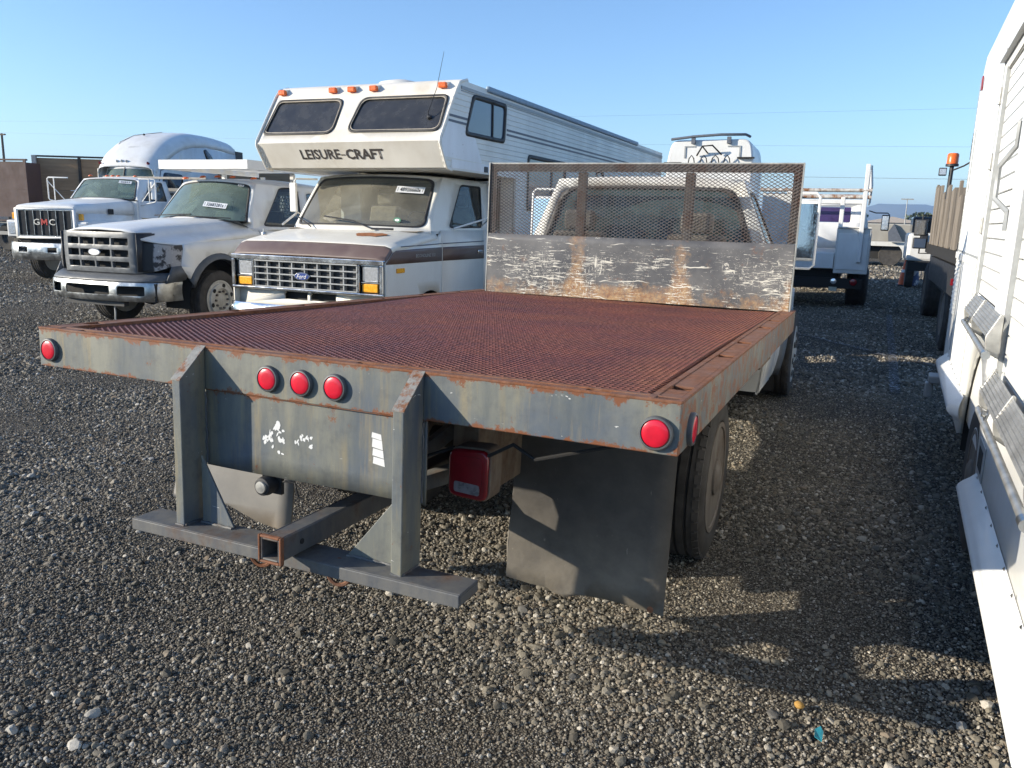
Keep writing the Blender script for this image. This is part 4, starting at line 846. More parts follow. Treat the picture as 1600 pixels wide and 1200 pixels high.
for wv in (w1, w2):
    c = Vector((sum(p[0] for p in wv)/len(wv), sum(p[1] for p in wv)/len(wv)))
    sh = lambda k, wv=wv, c=c: [(c.x+(p[0]-c.x)*(1-k*.55), c.y+(p[1]-c.y)*(1-k*1.6)) for p in wv]
    panel('window_rubber', sh(-.03), lambda u, v: capf(u, v)+nrm*.012, 'gasket', T, [sh(.035)], capU, (), .012)
    panel('window_trim', sh(.036), lambda u, v: capf(u, v)+nrm*.010, plain('beige_trim', (.38, .33, .26), .6) if 'beige_trim' not in bpy.data.materials else bpy.data.materials['beige_trim'], T, [sh(.062)], capU, (), .008)
    panel('front_window', sh(.0), lambda u, v: capf(u, v)-nrm*.008, 'glass_front', T, (), capU, (), 0, out=tuple(nrm))
pn = Vector((0, .885-.71, 2.145-2.41)).normalized(); up_ = Vector((0, .71-.885, 2.41-2.145)).normalized()
p0 = Vector((-.635, .885, 2.145))+up_*.105
nn = Vector((0, -(2.41-2.145), -(.885-.71))).normalized()
text('LEISURE', p0+nn*.0015+up_*.004, (1, 0, .0), up_, .545, .125, 'lettering', T, bold=.022); text('-', p0+nn*.0015+up_*.05+Vector((.552, 0, 0)), (1, 0, .0), up_, .06, .013, 'lettering', T); text('CRAFT', p0+nn*.0015+Vector((.622, 0, 0)), (1, 0, .0), up_, .50, .128, 'lettering', T, bold=.034)
for x in (-1.12, -.39, -.13, .165, 1.05):
    p = capf(x, lz(3.02, 3)); h = MB().hexa([p+Vector(q) for q in ((-.05, .0, -.02), (.05, 0, -.02), (.05, .12, .05), (-.05, .12, .05), (-.05, -.035, .035), (.05, -.035, .035), (.05, .12, .065), (-.05, .12, .065))]).build('marker_housing', 'cap', T, 0, bevel=.005)
    MB().box(p.x-.05, p.x+.05, p.y-.062, p.y-.012, p.z-.024, p.z+.036).build('marker_light', 'orange', T, 0, bevel=.012)
ant = capf(1.0, lz(2.67, 2)); b = MB(); b.lathe([(.03, 0), (.022, .02), (.001, .025)], ant+nrm*.0, tuple(nrm), 12); b.tube([ant+nrm*.02, ant+nrm*.03+Vector((0, .0, .03)), ant+Vector((.07, .04, .30)), ant+Vector((.16, .03, .66))], [.006, .005, .0035, .002], 5); b.build('antenna', 'black', T, 40)
b = MB(); b.box(-1.21, 1.21, .98, 2.76, 2.128, 2.14); b.build('overhang_floor', 'cap', T, 0)
ribs = []; zz = []
for k in range(42):
    z = .60+k*.06
    if z < 3.0: ribs.append(z); zz += [z-.007, z, z+.007]
def wallx(z): return 1.222-(.005 if min(abs(z-r) for r in ribs) < .001 else 0)
outl = [(.875, 2.15), (.722, 2.41), (1.105, 2.975), (1.17, 3.04), (1.30, 3.09), (10.70, 3.09), (10.70, .52), (2.77, .52), (2.77, 2.13), (.98, 2.13)]
wside = rpoly([(1.31, 2.535), (2.36, 2.545), (2.40, 2.975), (1.50, 2.965)], .07, 4)
wins2 = [rect(3.15, 4.6, 1.75, 2.44, .07), rect(5.6, 6.5, 1.85, 2.44, .07), rect(8.2, 9.6, 1.75, 2.44, .07)]
for s in (-1, 1):
    panel('side_wall', outl, (lambda s: lambda u, v: (s*wallx(v), u, v))(s), 'siding', T, [wside]+wins2, (), zz, .03, out=(s, 0, 0), smooth=0)
    for w_ in [wside]+wins2:
        c = Vector((sum(p[0] for p in w_)/len(w_), sum(p[1] for p in w_)/len(w_))); ex = max(p[0] for p in w_)-min(p[0] for p in w_); ez = max(p[1] for p in w_)-min(p[1] for p in w_)
        sh = lambda d: [(c.x+(p[0]-c.x)*(1+2*d/ex), c.y+(p[1]-c.y)*(1+2*d/ez)) for p in w_]
        fr = panel('window_frame', sh(.02), lambda u, v: (s*1.232, u, v), 'gasket', T, [sh(-.03)], (), (), .025, out=(s, 0, 0))
        panel('window_pane', sh(-.005), lambda u, v: (s*1.218, u, v), 'glass_blue', fr, (), (), (), 0, out=(s, 0, 0))
        MB().box(s*1.226-.006, s*1.226+.006, c.x+ex*.12-.012, c.x+ex*.12+.012, c.y-ez/2, c.y+ez/2).build('window_divider', 'gasket', fr, 0)
    for z in (2.695, 2.640):
        for a, c in ((.86+abs(z-2.41)*.25, 1.36), (2.44, 10.69)): MB().box(s*1.2235-.002, s*1.2235+.002, a, c, z-.013, z+.013).build('pin_stripe', 'stripe', T, 0)
    MB().box(s*1.227-.004, s*1.227+.004, 1.2, 10.7, 2.995, 3.03).box(s*1.226-.003, s*1.226+.003, 1.2, 10.7, 2.975, 2.985).build('drip_rail', 'greytrim', T, 0)
    b = MB(); f2, L2 = polyfn([(.995, 2.12), (.885, 2.135), (.705, 2.41), (1.10, 2.99), (1.17, 3.065), (1.34, 3.115)])
    b.tube([(s*1.222, f2(t).x, f2(t).y) for t in lin(0, L2[-1], 24)], .012, 6); b.build('corner_moulding', 'cap', T, 50)
b = MB(); rows = []
for y in lin(1.36, 10.7, 6): rows.append([(x, y, 3.09+.03*(1-(abs(x)/1.222)**6)) for x in (-1.222, -1.215, -1.18, -.9, -.4, 0, .4, .9, 1.18, 1.215, 1.222)])
b.grid(rows).build('coach_roof', 'cap', T, 40, solid=.02, out=(0, 0, 1))
MB().box(-1.2, 1.2, 10.66, 10.69, .52, 3.09).build('rear_wall', 'siding', T, 0); MB().box(-1.18, 1.18, 2.78, 2.80, .5, 1.0).box(-1.18, -1.0, 2.78, 2.80, 1.0, 2.13).box(1.0, 1.18, 2.78, 2.80, 1.0, 2.13).build('front_bulkhead', 'cap', T, 0)
MB().box(-1.19, 1.19, 2.85, 10.6, .5, .55).build('coach_floor', 'dark', T, 0)
MB().box(-1.15, 1.15, 3.6, 3.62, .6, 2.13).build('inner_wall', 'interior', T, 0)
MB().box(1.20, 1.252, 1.85, 8.6, 3.055, 3.125).build('rolled_awning', plain('awning_blue', (.20, .28, .36), .5), T, 0, bevel=.02)
MB().lathe([(.38, 0), (.37, .10), (.28, .19), (.1, .23), (.001, .235)], (-.3, 2.45, 3.115), (0, 0, 1), 24).build('roof_dome', 'cap', T, 40)
MB().box(.35, .75, 8.9, 9.3, 3.11, 3.30).build('roof_vent', 'white', T, 30, bevel=.03)
MB().box(1.2238, 1.2262, .98, 1.95, 2.15, 2.24).add([(1.2245, *p) for p in rpoly([(.80, 2.26), (1.75, 2.245), (1.55, 2.52), (1.2, 2.62), (.90, 2.63), (.755, 2.42)], .03, 3)], [tuple(range(24))]).build('repair_patch', 'patch', T, 0)
MB().box(1.222, 1.235, 1.80, 1.90, 2.15, 2.215).build('lamp_socket', 'black', T, 0, bevel=.01)
# mirrors on tube arms
for s, ym in ((-1, 1.42), (1, 2.02)):
    b = MB(); b.tube([(s*1.0, ym+.15, 2.05), (s*1.22, ym, 2.05), (s*1.24, ym, 2.02), (s*1.24, ym, 1.66), (s*1.22, ym, 1.63), (s*1.0, ym-.55, 1.49)], .012, 8); b.tube([(s*1.0, ym+.2, 1.52), (s*1.23, ym, 1.64)], .009, 6); b.build('mirror_arm', 'white', T, 50)
    h = MB().box(s*1.24-.05, s*1.24+.05, ym-.05, ym-.015, 1.64, 2.0).build('mirror_head', 'white', T, 0, bevel=.012); MB().box(s*1.24-.042, s*1.24+.042, ym-.0145, ym-.0125, 1.66, 1.98).build('mirror_glass', 'mirror', h, 0)
MB().lathe([(.03, 0), (.026, .02), (.012, .025), (.012, .06), (.001, .062)], (-.9, .42, 1.38), (0, 0, 1), 12).build('washer_nozzle', 'dullchrome', T, 40)

# ------------------------------------------------------------------ white pickup-based truck beside it
f450 = thing('work_truck', 'white work truck with grey grille and missing headlight, between the motorhome and the older lorry', 'truck', (-9.15, 7.35, 0), 3)
T = f450
if True:
    WfF = super_duty(T, 4.75, [[(.08, .05), (.44, .03), (.45, .90), (.40, .97), (.24, .95)], [(.53, .25), (.62, .22), (.62, .86), (.54, .84)]], 'white', True, None, .95, .70)
ws_sticker(WfF, .42, .36, .36, .10, '32683281x', T)
ws_sticker(WfF, .74, .90, .09, .035, 'E2', T)
for s in (-1, 1): wheel(T, s*.87, 1.2, .405, .24, s, .262, 'whiterim', -.05, 6, 10, 40)
for s in (-1, 1): wheel(T, s*.80, 5.6, .405, .46, s, .262, 'whiterim', .08, 6, 8, 40)
amber_lights(T, [(x, 2.44, z) for x, z in ((-.64, 2.118), (-.30, 2.138), (-.02, 2.143), (.27, 2.138), (.66, 2.118))], 'orange')
MB().tube([(-.8, 1.2, .4), (.8, 1.2, .4)], .05, 8).lathe([(.02, -.14), (.12, -.08), (.14, 0), (.12, .08), (.02, .14)], (-.25, 1.2, .4), (0, 1, 0), 14).build('front_axle', 'dark', T, 40)
MB().box(-.45, .45, .5, 7.2, .45, .62).build('frame', 'dark', T, 0)
MB().tube([(.2, .1, .42), (.23, .08, .3), (.2, .1, .2), (.22, .1, .13)], .012, 5).build('hanging_strap', 'greytrim', T, 40)
b = MB(); zr0, zr1 = 2.235, 2.37
b.box(-.70, .95, 1.95, 1.965, zr0, zr1); b.box(-.70, -.685, 1.965, 4.3, zr0, zr1); b.box(.935, .95, 1.965, 4.3, zr0, zr1); b.build('rack_tray', 'white', T, 0, bevel=.004)
for k in range(7): MB().box(-.68, .93, 2.05+k*.33, 2.30+k*.33, zr0+.07, zr0+.078).build('rack_slat', 'white', T, 0)
for x in (-.55, .8): MB().box(x-.03, x+.03, 3.2, 3.26, 2.08, zr0).box(x-.03, x+.03, 4.2, 4.26, 2.08, zr0).build('rack_post', 'white', T, 0)
MB().box(-1.05, 1.05, 4.9, 7.4, .62, 1.45).box(-1.05, -.6, 4.9, 7.4, 1.45, 1.95).box(.6, 1.05, 4.9, 7.4, 1.45, 1.95).build('service_body', 'white', T, 0, bevel=.02)
cells = [[(x+.021*math.cos(t), z+.024*math.sin(t)) for t in np.linspace(0, 2*math.pi, 7)[:-1]] for i, z in enumerate(np.arange(1.62, 1.93, .052)) for x in np.arange(.02+(i % 2)*.028, .68, .056)]
panel('cage_panel', [(-.03, 1.57), (.74, 1.57), (.74, 1.96), (-.03, 1.96)], lambda u, v: (u, 3.32, v), 'sticker', T, cells, (), (), .003)
# ------------------------------------------------------------------ older medium lorry (left)
gmc = thing('medium_lorry', 'older white lorry with tall black letter grille and wide tube mirrors', 'lorry', (-16.3, 12.0, 0), 14)
T = gmc
loft('bonnet', [(.0, [(0, 1.60), (.6, 1.60), (.70, 1.59), (.725, 1.55), (.73, 1.50)]), (.06, [(0, 1.69), (.55, 1.685), (.68, 1.665), (.735, 1.60), (.745, 1.50)]), (.5, [(0, 1.735), (.55, 1.73), (.70, 1.705), (.755, 1.64), (.765, 1.50)]), (1.2, [(0, 1.80), (.6, 1.795), (.76, 1.77), (.82, 1.69), (.83, 1.50)]), (1.85, [(0, 1.86), (.6, 1.855), (.83, 1.82), (.89, 1.74), (.90, 1.50)])], 'white', T)
side_pair('bonnet_side', [(0, 1.03), (0, 1.51), (1.86, 1.51), (1.86, 1.03)], lambda y, z: .73+.09*min(1.2, y/1.2)*1.05, 'white', T, lin(0, 1.85, 5), ())
side_pair('front_wing', [(.03, .98), (.06, 1.33), (.3, 1.37), (.95, 1.36), (1.75, 1.30), (1.86, 1.30), (1.86, .62), (1.72, .60)]+arc(1.12, .5, .60, 10, 158, 12)+[(.3, .92)], lambda y, z: .98, 'white', T)
for s in (-1, 1):
    MB().grid([[(s*.74, .04, 1.34), (s*.74, 1.85, 1.33)], [(s*.95, .06, 1.33), (s*.95, 1.85, 1.30)], [(s*.98, .08, 1.30), (s*.98, 1.85, 1.27)]]).build('wing_top', 'white', T, 50, out=(0, 0, 1))
    MB().box(s*.85-.13, s*.85+.13, .02, .06, .98, 1.33).build('lamp_panel', 'white', T, 0, bevel=.02)
    h = MB().box(s*.85-.08, s*.85+.08, .005, .019, 1.04, 1.29).build('headlight', 'lens', T, 0, bevel=.01)
    MB().box(s*.81-.045, s*.81+.045, .05, .12, 1.36, 1.50).build('turn_signal', 'amber', T, 0, bevel=.015)
    MB().grid([[(s*.97, *p) for p in arc(1.12, .5, .60, -5, 185, 12)], [(s*.5, *p) for p in arc(1.12, .5, .60, -5, 185, 12)]]).build('arch_liner', 'dark', T, 50)
    MB().box(s*.83-.005, s*.83+.012, .95, 1.13, 1.50, 1.62).build('side_marker', 'dark', T, 0, bevel=.01)
    side_pair('door', [(1.875, .75), (3.05, .75), (3.05, 1.80), (1.875, 1.80)], lambda y, z: .975, 'white', T, sides=(s,))
    side_pair('cab_rear_side', [(3.06, .75), (3.35, .75), (3.35, 1.80), (3.06, 1.80)], lambda y, z: .975, 'white', T, sides=(s,))
MB().box(-.965, .965, 1.80, 1.868, .75, 1.81).build('cowl', 'white', T, 0)
fr = panel('grille_surround', [(-.74, .95), (.74, .95), (.74, 1.60), (-.74, 1.60)], lambda u, v: (u, -.01, v), 'white', T, [rect(-.645, .645, 1.01, 1.565, .02)], (), (), .03)
MB().box(-.66, .66, .02, .04, 1.0, 1.58).build('grille_backing', 'black', T, 0)
b = MB()
for k in range(8): x = -.645+k*.1843; b.box(x-.0055, x+.0055, -.018, .02, 1.01, 1.565)
b.box(-.645, .645, -.018, .02, 1.555, 1.568); b.box(-.645, .645, -.018, .02, 1.007, 1.02); b.build('grille_bars', 'dullchrome', T, 0)
b = MB()
for k in range(22): z = 1.03+k*.0245; b.box(-.64, .64, .0, .018, z, z+.008)
b.build('grille_slats', 'black', T, 0)
MB().prism([(0, 0), (.032, 0), (.032, .075), (.075, .02), (.118, .075), (.118, 0), (.15, 0), (.15, .13), (.115, .13), (.075, .078), (.035, .13), (0, .13)], .006, lambda u, v, w: (-.085+u, -.030+w, 1.245+v)).build('badge_letter', 'red', T, 0)
for ch_, x, m in (('G', -.275, 'alu'), ('C', .105, 'alu')): text(ch_, (x, -.026, 1.245), (1, 0, 0), (0, 0, 1), .15, .13, m, T, bold=.008)
text('02835', (-.12, .035, 1.622), (1, 0, 0), (0, .7, .7), .24, .05, 'greytrim', T)
plan_panel('front_bumper', [(0, -.12), (.62, -.10), (.78, -.07), (1.02, .16), (1.05, .32)], .50, .86, 'dullchrome', T, [rect(-.62, -.40, .66, .77, .015), rect(.10, .32, .66, .77, .015)], .03, .012, .003)
MB().box(-.6, .6, .05, .1, .5, .85).box(-.7, .7, .1, 1.8, .75, 1.0).build('bumper_back', 'dark', T, 0)
WfG = cab(T, 1.86, 2.33, .93, .76, 1.72, 1.95, 2.22, 2.32, 3.36, 3.32, 'white', 'glass_g', 'glass_d', [[(.10, .06), (.80, .06), (.80, .92), (.36, .92)]], .06, bzs=1.80)
ws_sticker(WfG, .60, .80, .30, .085, '02835', T)
amber_lights(T, [(x, 2.36, 2.40) for x in (-.6, -.15, 0, .15, .6)], 'orange')
MB().grid([[(-.9, 1.9, 1.75), (.9, 1.9, 1.75)], [(-.9, 1.76, 1.85), (.9, 1.76, 1.85)], [(-.9, 2.2, 1.83), (.9, 2.2, 1.83)], [(-.9, 2.3, 1.4), (.9, 2.3, 1.4)]]).build('dashboard', 'greyint', T, 30); seats(T, 2.9, 1.3, (-.45, .45))
for s in (-1, 1):
    b = MB(); xo = s*1.42; b.tube([(s*.93, 1.98, 2.33), (xo-s*.03, 1.9, 2.33), (xo, 1.9, 2.30), (xo, 1.9, 1.84), (xo-s*.03, 1.9, 1.80), (s*.97, 1.95, 1.72)], .016, 8); b.tube([(xo-s*.17, 1.9, 2.33), (xo-s*.17, 1.9, 1.80)], .012, 6); b.tube([(xo, 1.9, 2.25), (s*1.0, 1.95, 1.78)], .010, 6); b.build('mirror_arm', 'white', T, 50)
    if s < 0: continue
    h = MB().box(xo-s*.085-.07, xo-s*.085+.07, 1.93, 1.97, 1.86, 2.27).build('mirror_head', 'sticker', T, 0, bevel=.015); MB().box(xo-s*.085-.06, xo-s*.085+.06, 1.971, 1.973, 1.88, 2.25).build('mirror_glass', 'mirror', h, 0)
for s in (-1, 1): wheel(T, s*.93, 1.12, .48, .26, s, .29, 'whiterim', -.04, 6, 10, 40); wheel(T, s*.85, 5.4, .48, .5, s, .29, 'whiterim', .08, 6, 10, 40)
MB().box(-.45, .45, .3, 7.5, .7, .95).build('frame', 'dark', T, 0)
MB().box(-1.2, 1.2, 3.7, 7.6, 1.12, 1.25).build('cargo_bed', 'wood', T, 0)
b = MB(); b.box(-1.15, 1.75, 3.55, 3.63, 2.40, 2.46); b.build('rack_bar', plain('beige_rack', (.42, .37, .30), .6), T, 0, bevel=.008)
for x in (-1.1, 0, 1.70): MB().box(x-.035, x+.035, 3.56, 3.62, 1.2, 2.399).build('rack_post', 'tanframe', T, 0)
MB().box(-1.1, 1.68, 3.57, 3.61, 2.05, 2.18).box(-1.1, 1.68, 3.64, 3.68, 1.25, 2.02).build('bed_header', 'concrete', T, 0)

# ------------------------------------------------------------------ highway tractor with sleeper
fre = thing('sleeper_tractor', 'white highway tractor with tall rounded sleeper roof, behind the older lorry', 'truck', (-22.9, 19.9, 0), 14)
T = fre
def fsec(y, zt, hw, hs): return (y, [(0, zt), (hw*.5, zt-.012), (hw*.80, zt-.06), (hw*.93, zt-.14), (hs*.985, zt-.30), (hs, zt-.52)])
loft('sleeper_roof', [(-.02, [(0, 3.03), (.45, 3.02), (.75, 3.01), (.90, 2.985), (.99, 2.93), (1.02, 2.80)]), fsec(.10, 3.28, .92, 1.05), fsec(.45, 3.62, .98, 1.12), fsec(.9, 3.92, 1.0, 1.16), fsec(1.5, 4.17, 1.02, 1.18), fsec(2.2, 4.33, 1.04, 1.2), fsec(3.0, 4.40, 1.06, 1.2), fsec(4.2, 4.38, 1.08, 1.2), fsec(5.2, 4.30, 1.08, 1.2)], 'white', T, 3, smooth=60)
side_pair('sleeper_side', [(.02, 2.95), (.02, 1.15), (5.2, 1.15), (5.2, 3.80), (3.0, 3.90), (2.2, 3.83), (1.5, 3.67), (.9, 3.42), (.45, 3.12), (.1, 2.80)], lambda y, z: 1.03+.17*min(1, max(0, y/1.5))**.6, 'white', T, lin(.1, 1.6, 8), (), .03)
side_pair('sleeper_window', rpoly([(3.15, 3.30), (3.55, 3.30), (3.45, 3.62), (3.05, 3.85), (2.85, 3.80)], .08, 4), lambda y, z: 1.206, 'glass_opq', T, thick=.01)
side_pair('door_window', rpoly([(.25, 2.1), (1.45, 2.1), (1.45, 2.85), (.45, 2.88)], .12, 4), lambda y, z: 1.03+.17*min(1, max(0, y/1.5))**.6+.006, 'glass_opq', T, lin(.2, 1.5, 6), (), .01)
side_pair('door_seam', [(.12, 2.2), (.3, 2.95), (.55, 3.02), (2.0, 3.0), (2.0, 2.97), (.56, 2.99), (.33, 2.92), (.15, 2.2)], lambda y, z: 1.03+.17*min(1, max(0, y/1.5))**.6+.005, 'stripe', T, lin(.1, 2, 8), (), .004)
Wq = lambda u, v: Vector((u*(1.06-.16*v), -.30+.55*abs(u)**3*.6+(.30+.05*abs(u)**2)*v-.0, 2.05+.97*v))
panel('windscreen_frame', [(-1, 0), (1, 0), (1, 1), (-1, 1)], Wq, 'white', T, [rpoly([(-.95, .05), (.95, .05), (.94, .93), (-.94, .93)], .14, 4)], lin(-1, 1, 10), lin(0, 1, 3), .03)
panel('windscreen', rpoly([(-.95, .05), (.95, .05), (.94, .93), (-.94, .93)], .14, 4), lambda u, v: Wq(u, v)+Vector((0, .01, 0)), 'glass_g', T, (), lin(-1, 1, 10), lin(0, 1, 3), 0)
MB().box(-1.0, 1.0, .35, .4, 1.2, 2.6).build('cab_interior', 'greyint', T, 0)
b = MB(); b.tube([(0, -.33, 2.05), (0, .0, 3.0)], .02, 6); b.build('windscreen_bar', 'gasket', T)
loft('bonnet', [(-2.0, [(0, 1.45), (.6, 1.43), (.9, 1.30), (1.0, .9)]), (-1.2, [(0, 1.75), (.65, 1.73), (.95, 1.55), (1.05, 1.0)]), (-.3, [(0, 2.04), (.7, 2.02), (1.0, 1.85), (1.08, 1.1)])], 'white', T)
MB().box(-.7, .7, -2.03, -2.0, .75, 1.4).build('grille', 'dullchrome', T, 0, bevel=.02); MB().box(-1.1, 1.1, -2.15, -2.0, .45, .75).build('bumper', 'white', T, 0, bevel=.03)
for x, z in ((-.95, 3.12), (-.30, 3.17), (-.12, 3.18), (.06, 3.17), (.82, 3.12)): MB().lathe([(.05, 0), (.045, .05), (.001, .11)], (x, .08-.0, z), (0, -.6, .5), 10).build('roof_marker_light', 'redtail' if abs(x) > .5 else 'dullchrome', T, 50)
MB().box(1.12, 1.21, 5.2, 5.75, 2.2, 3.95).box(-1.21, -1.12, 5.2, 5.75, 2.2, 3.95).build('side_extender', 'gasket', T, 0)
b = MB(); b.tube([(-.70, .66, 3.70), (-.72, .9, 3.9), (-.60, 1.5, 4.17), (.1, 2.1, 4.34)], .012, 5); b.tube([(-.72, .62, 3.64), (-.1, .55, 3.70), (.45, .60, 3.70), (.75, .8, 3.78)], .012, 5); b.build('roof_seam', 'greytrim', T)
MB().lathe([(.04, 0), (.03, .05), (.001, .07)], (-.15, 1.4, 4.16), (0, 0, 1), 10).build('roof_knob', 'dark', T)
for s in (-1, 1):
    for y in (-1.1, 7.0, 8.3): wheel(T, s*.98, y, .52, .28, s, .3, 'alu', .05, 6, 0, 24)
MB().box(-.5, .5, -1.9, 9.0, .75, 1.05).build('frame', 'dark', T, 0)

# ------------------------------------------------------------------ trailers on the far left
def sheet_trailer(name, label, p, q, z0, z1, mat, posts, rows, frame='dark'):
    p = Vector((*p, 0)); q = Vector((*q, 0)); L_ = (q-p).length; t = thing(name, label, 'trailer', tuple(p), math.degrees(math.atan2(q.y-p.y, q.x-p.x)))
    wb = L_/posts
    for k in range(posts):
        for r in range(rows):
            za, zb_ = z0+(z1-z0)*r/rows, z0+(z1-z0)*(r+1)/rows
            MB().box(k*wb+.01, (k+1)*wb-.01, .0+.004*((k+r) % 2), .03+.004*((k+r) % 2), za+.006, zb_-.006).build('board', mat, t, 0)
    for k in range(posts+1): MB().box(k*wb-.05, k*wb+.05, -.05, -.002, z0-.1, z1+.03).build('post', frame, t, 0)
    MB().box(-.06, L_+.06, -.045, .06, z1+.031, z1+.09).build('top_rail', frame, t, 0); MB().box(-.06, L_+.06, -.04, .06, z0-.16, z0-.101).build('bottom_rail', frame, t, 0)
    return t
t = sheet_trailer('board_trailer', 'dark maroon boarded trailer with bare chassis and wheels below its side', (-37.0, 18.2), (-27.95, 20.0), 1.25, 3.22, 'maroon', 4, 2, 'maroon')
for yy in (.0, 2.3):
    for xx in (6.6, 8.0): wheel(t, xx, yy, .5, .3, -1 if yy == 0 else 1, .28, 'rim', .05, 0, 0, 24) if False else MB().lathe([(.28, -.12), (.46, -.15), (.5, -.1), (.5, .1), (.46, .15), (.28, .12), (.2, .05), (.001, .05)], (xx, yy+.3, .5), (0, -1, 0), 24).build('wheel', 'rubber', t, 30)
MB().box(0, 9.2, .2, .35, .85, 1.05).box(0, 9.2, 1.9, 2.05, .85, 1.05).build('chassis', 'greytrim', t, 0); MB().box(5.4, 5.55, .1, .25, .0, .9).build('landing_leg', 'dark', t, 0)
MB().box(7.3, 10.3, -.5, -.3, .62, .74).build('tow_beam', 'concrete', t, 0); MB().box(0, 9.1, 2.2, 2.24, 1.25, 3.2).build('far_side', 'maroon', t, 0)
MB().box(9.02, 9.06, .06, 2.19, 1.25, 3.2).build('tail_wall', 'maroon', t, 0)
t = sheet_trailer('plywood_trailer', 'open trailer with brown plywood sides and dark posts, behind the older lorry', (-28.4, 20.75), (-20.2, 25.2), 1.1, 3.42, 'ply', 6, 2)
MB().box(-.08, .06, -.15, -.06, .2, 3.5).build('corner_post', 'greytrim', t, 0); MB().box(0, 9.2, .3, .5, .75, .98).build('chassis', 'dark', t, 0)
for xx in (5, 6.3): MB().lathe([(.28, -.12), (.46, -.15), (.5, -.1), (.5, .1), (.46, .15), (.28, .12), (.2, .05), (.001, .05)], (xx, .5, .5), (0, -1, 0), 24).build('wheel', 'rubber', t, 30)

# ------------------------------------------------------------------ sleeper seen from the rear, over the flatbed's cab
sl = thing('sleeper_cab', 'white sleeper rear with dark roof rail and curled hoses, above the flatbed truck cab', 'truck', (-4.0, 22.0, 0), 2)
T = sl
ol = rpoly([(-1.13, .95), (1.13, .95), (1.17, 3.25), (1.06, 3.80), (-.98, 3.78), (-1.10, 3.25)], [0, 0, .3, .22, .2, .3], 5)
MB().prism(ol, 2.6, lambda u, v, w: (u, w, v)).build('sleeper_body', 'white', T, 40, bevel=.05)
b = MB(); b.tube([(-1.0, -.03, 3.80), (-.4, -.10, 3.86), (.3, -.12, 3.90), (.92, -.06, 3.90), (1.02, .1, 3.86)], .035, 8); b.build('roof_rail', 'stripe', T, 50)
for x in (-.42, .50): MB().box(x-.04, x+.06, -.10, -.0, 3.68, 3.85).build('rail_bracket', 'stripe', T, 0)
for s in (-1, 1): MB().box(s*.62-.02 if s < 0 else .78, (s*.62+.02 if s < 0 else .82), -.02, -.002, 3.32, 3.62).box(*((-.64, -.35) if s < 0 else (.48, .82)), -.018, -.003, 3.60, 3.63).build('rear_trim', 'greytrim', T, 0)
b = MB(); b.tube([(-.30, -.05, 3.38), (-.14, -.25, 3.60), (.12, -.25, 3.62), (.34, -.05, 3.40)], .022, 6); b.tube([(-.14, -.25, 3.60), (-.02, -.01, 3.44)], .018, 6); b.build('hose_bracket', 'dark', T, 50)
for x, w in ((-.42, .2), (-.1, .22), (.2, .25), (.5, .2)): MB().tube([(x-w*.5, -.10, 3.10), (x-w*.3, -.14, 3.30), (x, -.15, 3.38), (x+w*.3, -.14, 3.30), (x+w*.5, -.1, 3.05)], .016, 6).build('air_hose', 'dark', T, 50)
MB().box(.75, 1.18, -.12, .02, 3.30, 3.335).box(-1.15, -.7, -.12, .02, 3.16, 3.21).build('work_light_bar', 'dark', T, 0)
MB().box(-1.0, 1.0, .05, 2.0, .5, .94).build('frame', 'dark', T, 0)
for s in (-1, 1): wheel(T, s*.98, 1.0, .5, .3, s, .3, 'alu', .05, 0, 0, 24)
# ------------------------------------------------------------------ utility truck with ladder rack, seen from behind
ut = thing('utility_truck', 'white utility service truck with rusty pipe rack and purple rear window, past the headboard', 'utility truck', (-.9, 17.0, 0), 0)
T = ut
MB().box(-1.05, .40, .02, 3.4, .80, 1.12).build('cargo_floor', 'white_dull', T, 0, bevel=.01)
MB().box(-.40, .39, -.03, .0, .81, 1.11).build('tailgate', 'white', T, 0, bevel=.01); text('UTILITY', (-.30, -.034, .98), (1, 0, 0), (0, 0, 1), .0001, .0001, 'ink', T) if False else None
def locker(x0, x1, name='locker'):
    MB().box(x0, x1, 0, 3.3, .72, 1.60).build(name, 'white_dull', T, 0, bevel=.015)
locker(.40, 1.02); locker(-1.08, -.62)
sd = MB()
for k in range(3): MB().box(1.021, 1.03, .12+k*1.05, 1.08+k*1.05, .85, 1.5).build('locker_door', 'white', T, 0, bevel=.004); MB().box(1.031, 1.045, .95+k*1.05, 1.03+k*1.05, 1.2, 1.27).build('latch', 'dark', T, 0)
MB().box(.44, .98, -.012, -.001, .80, 1.50).build('locker_end', 'white', T, 0, bevel=.004); MB().box(.41, 1.01, -.03, .2, 1.601, 1.625).build('locker_lid', 'white_dull', T, 0)
MB().box(-1.05, -.42, .01, 1.6, 1.15, 2.25).build('tall_locker', 'white_dull', T, 0, bevel=.015); 
M['pipe'] = rusty('rusty_white_pipe', (.62, .60, .55), (.30, .13, .05), .45, .58, 5, .6)
for yy, zz_ in ((-.05, 2.31), (.5, 2.20), (3.0, 2.31)): MB().tube([(-1.1, yy, zz_), (.95, yy, zz_)], .035, 8).build('rack_pipe', 'pipe', T, 50)
MB().box(.80, .88, -.08, -.01, .95, 2.80).build('rack_post', 'white', T, 0, bevel=.01); MB().box(.40, .48, .45, .53, 1.6, 2.2).build('rack_post', 'white', T, 0, bevel=.01); MB().box(.80, .86, 2.96, 3.04, 1.6, 2.5).build('rack_post', 'white', T, 0)
lad = thing('ladder', 'white ladder lying on edge along the rack of the utility truck', 'ladder', (0, 17.0, 0), 0)
b0 = (.02, .02); q = MB(); q.beam((.0, -.02, 2.74), (-.02, 3.6, 2.50), .03, .07); q.build('ladder_rail', 'white', lad, 0); q = MB(); q.beam((.04, -.02, 2.40), (.02, 3.6, 2.16), .03, .07); q.build('ladder_rail', 'white', lad, 0)
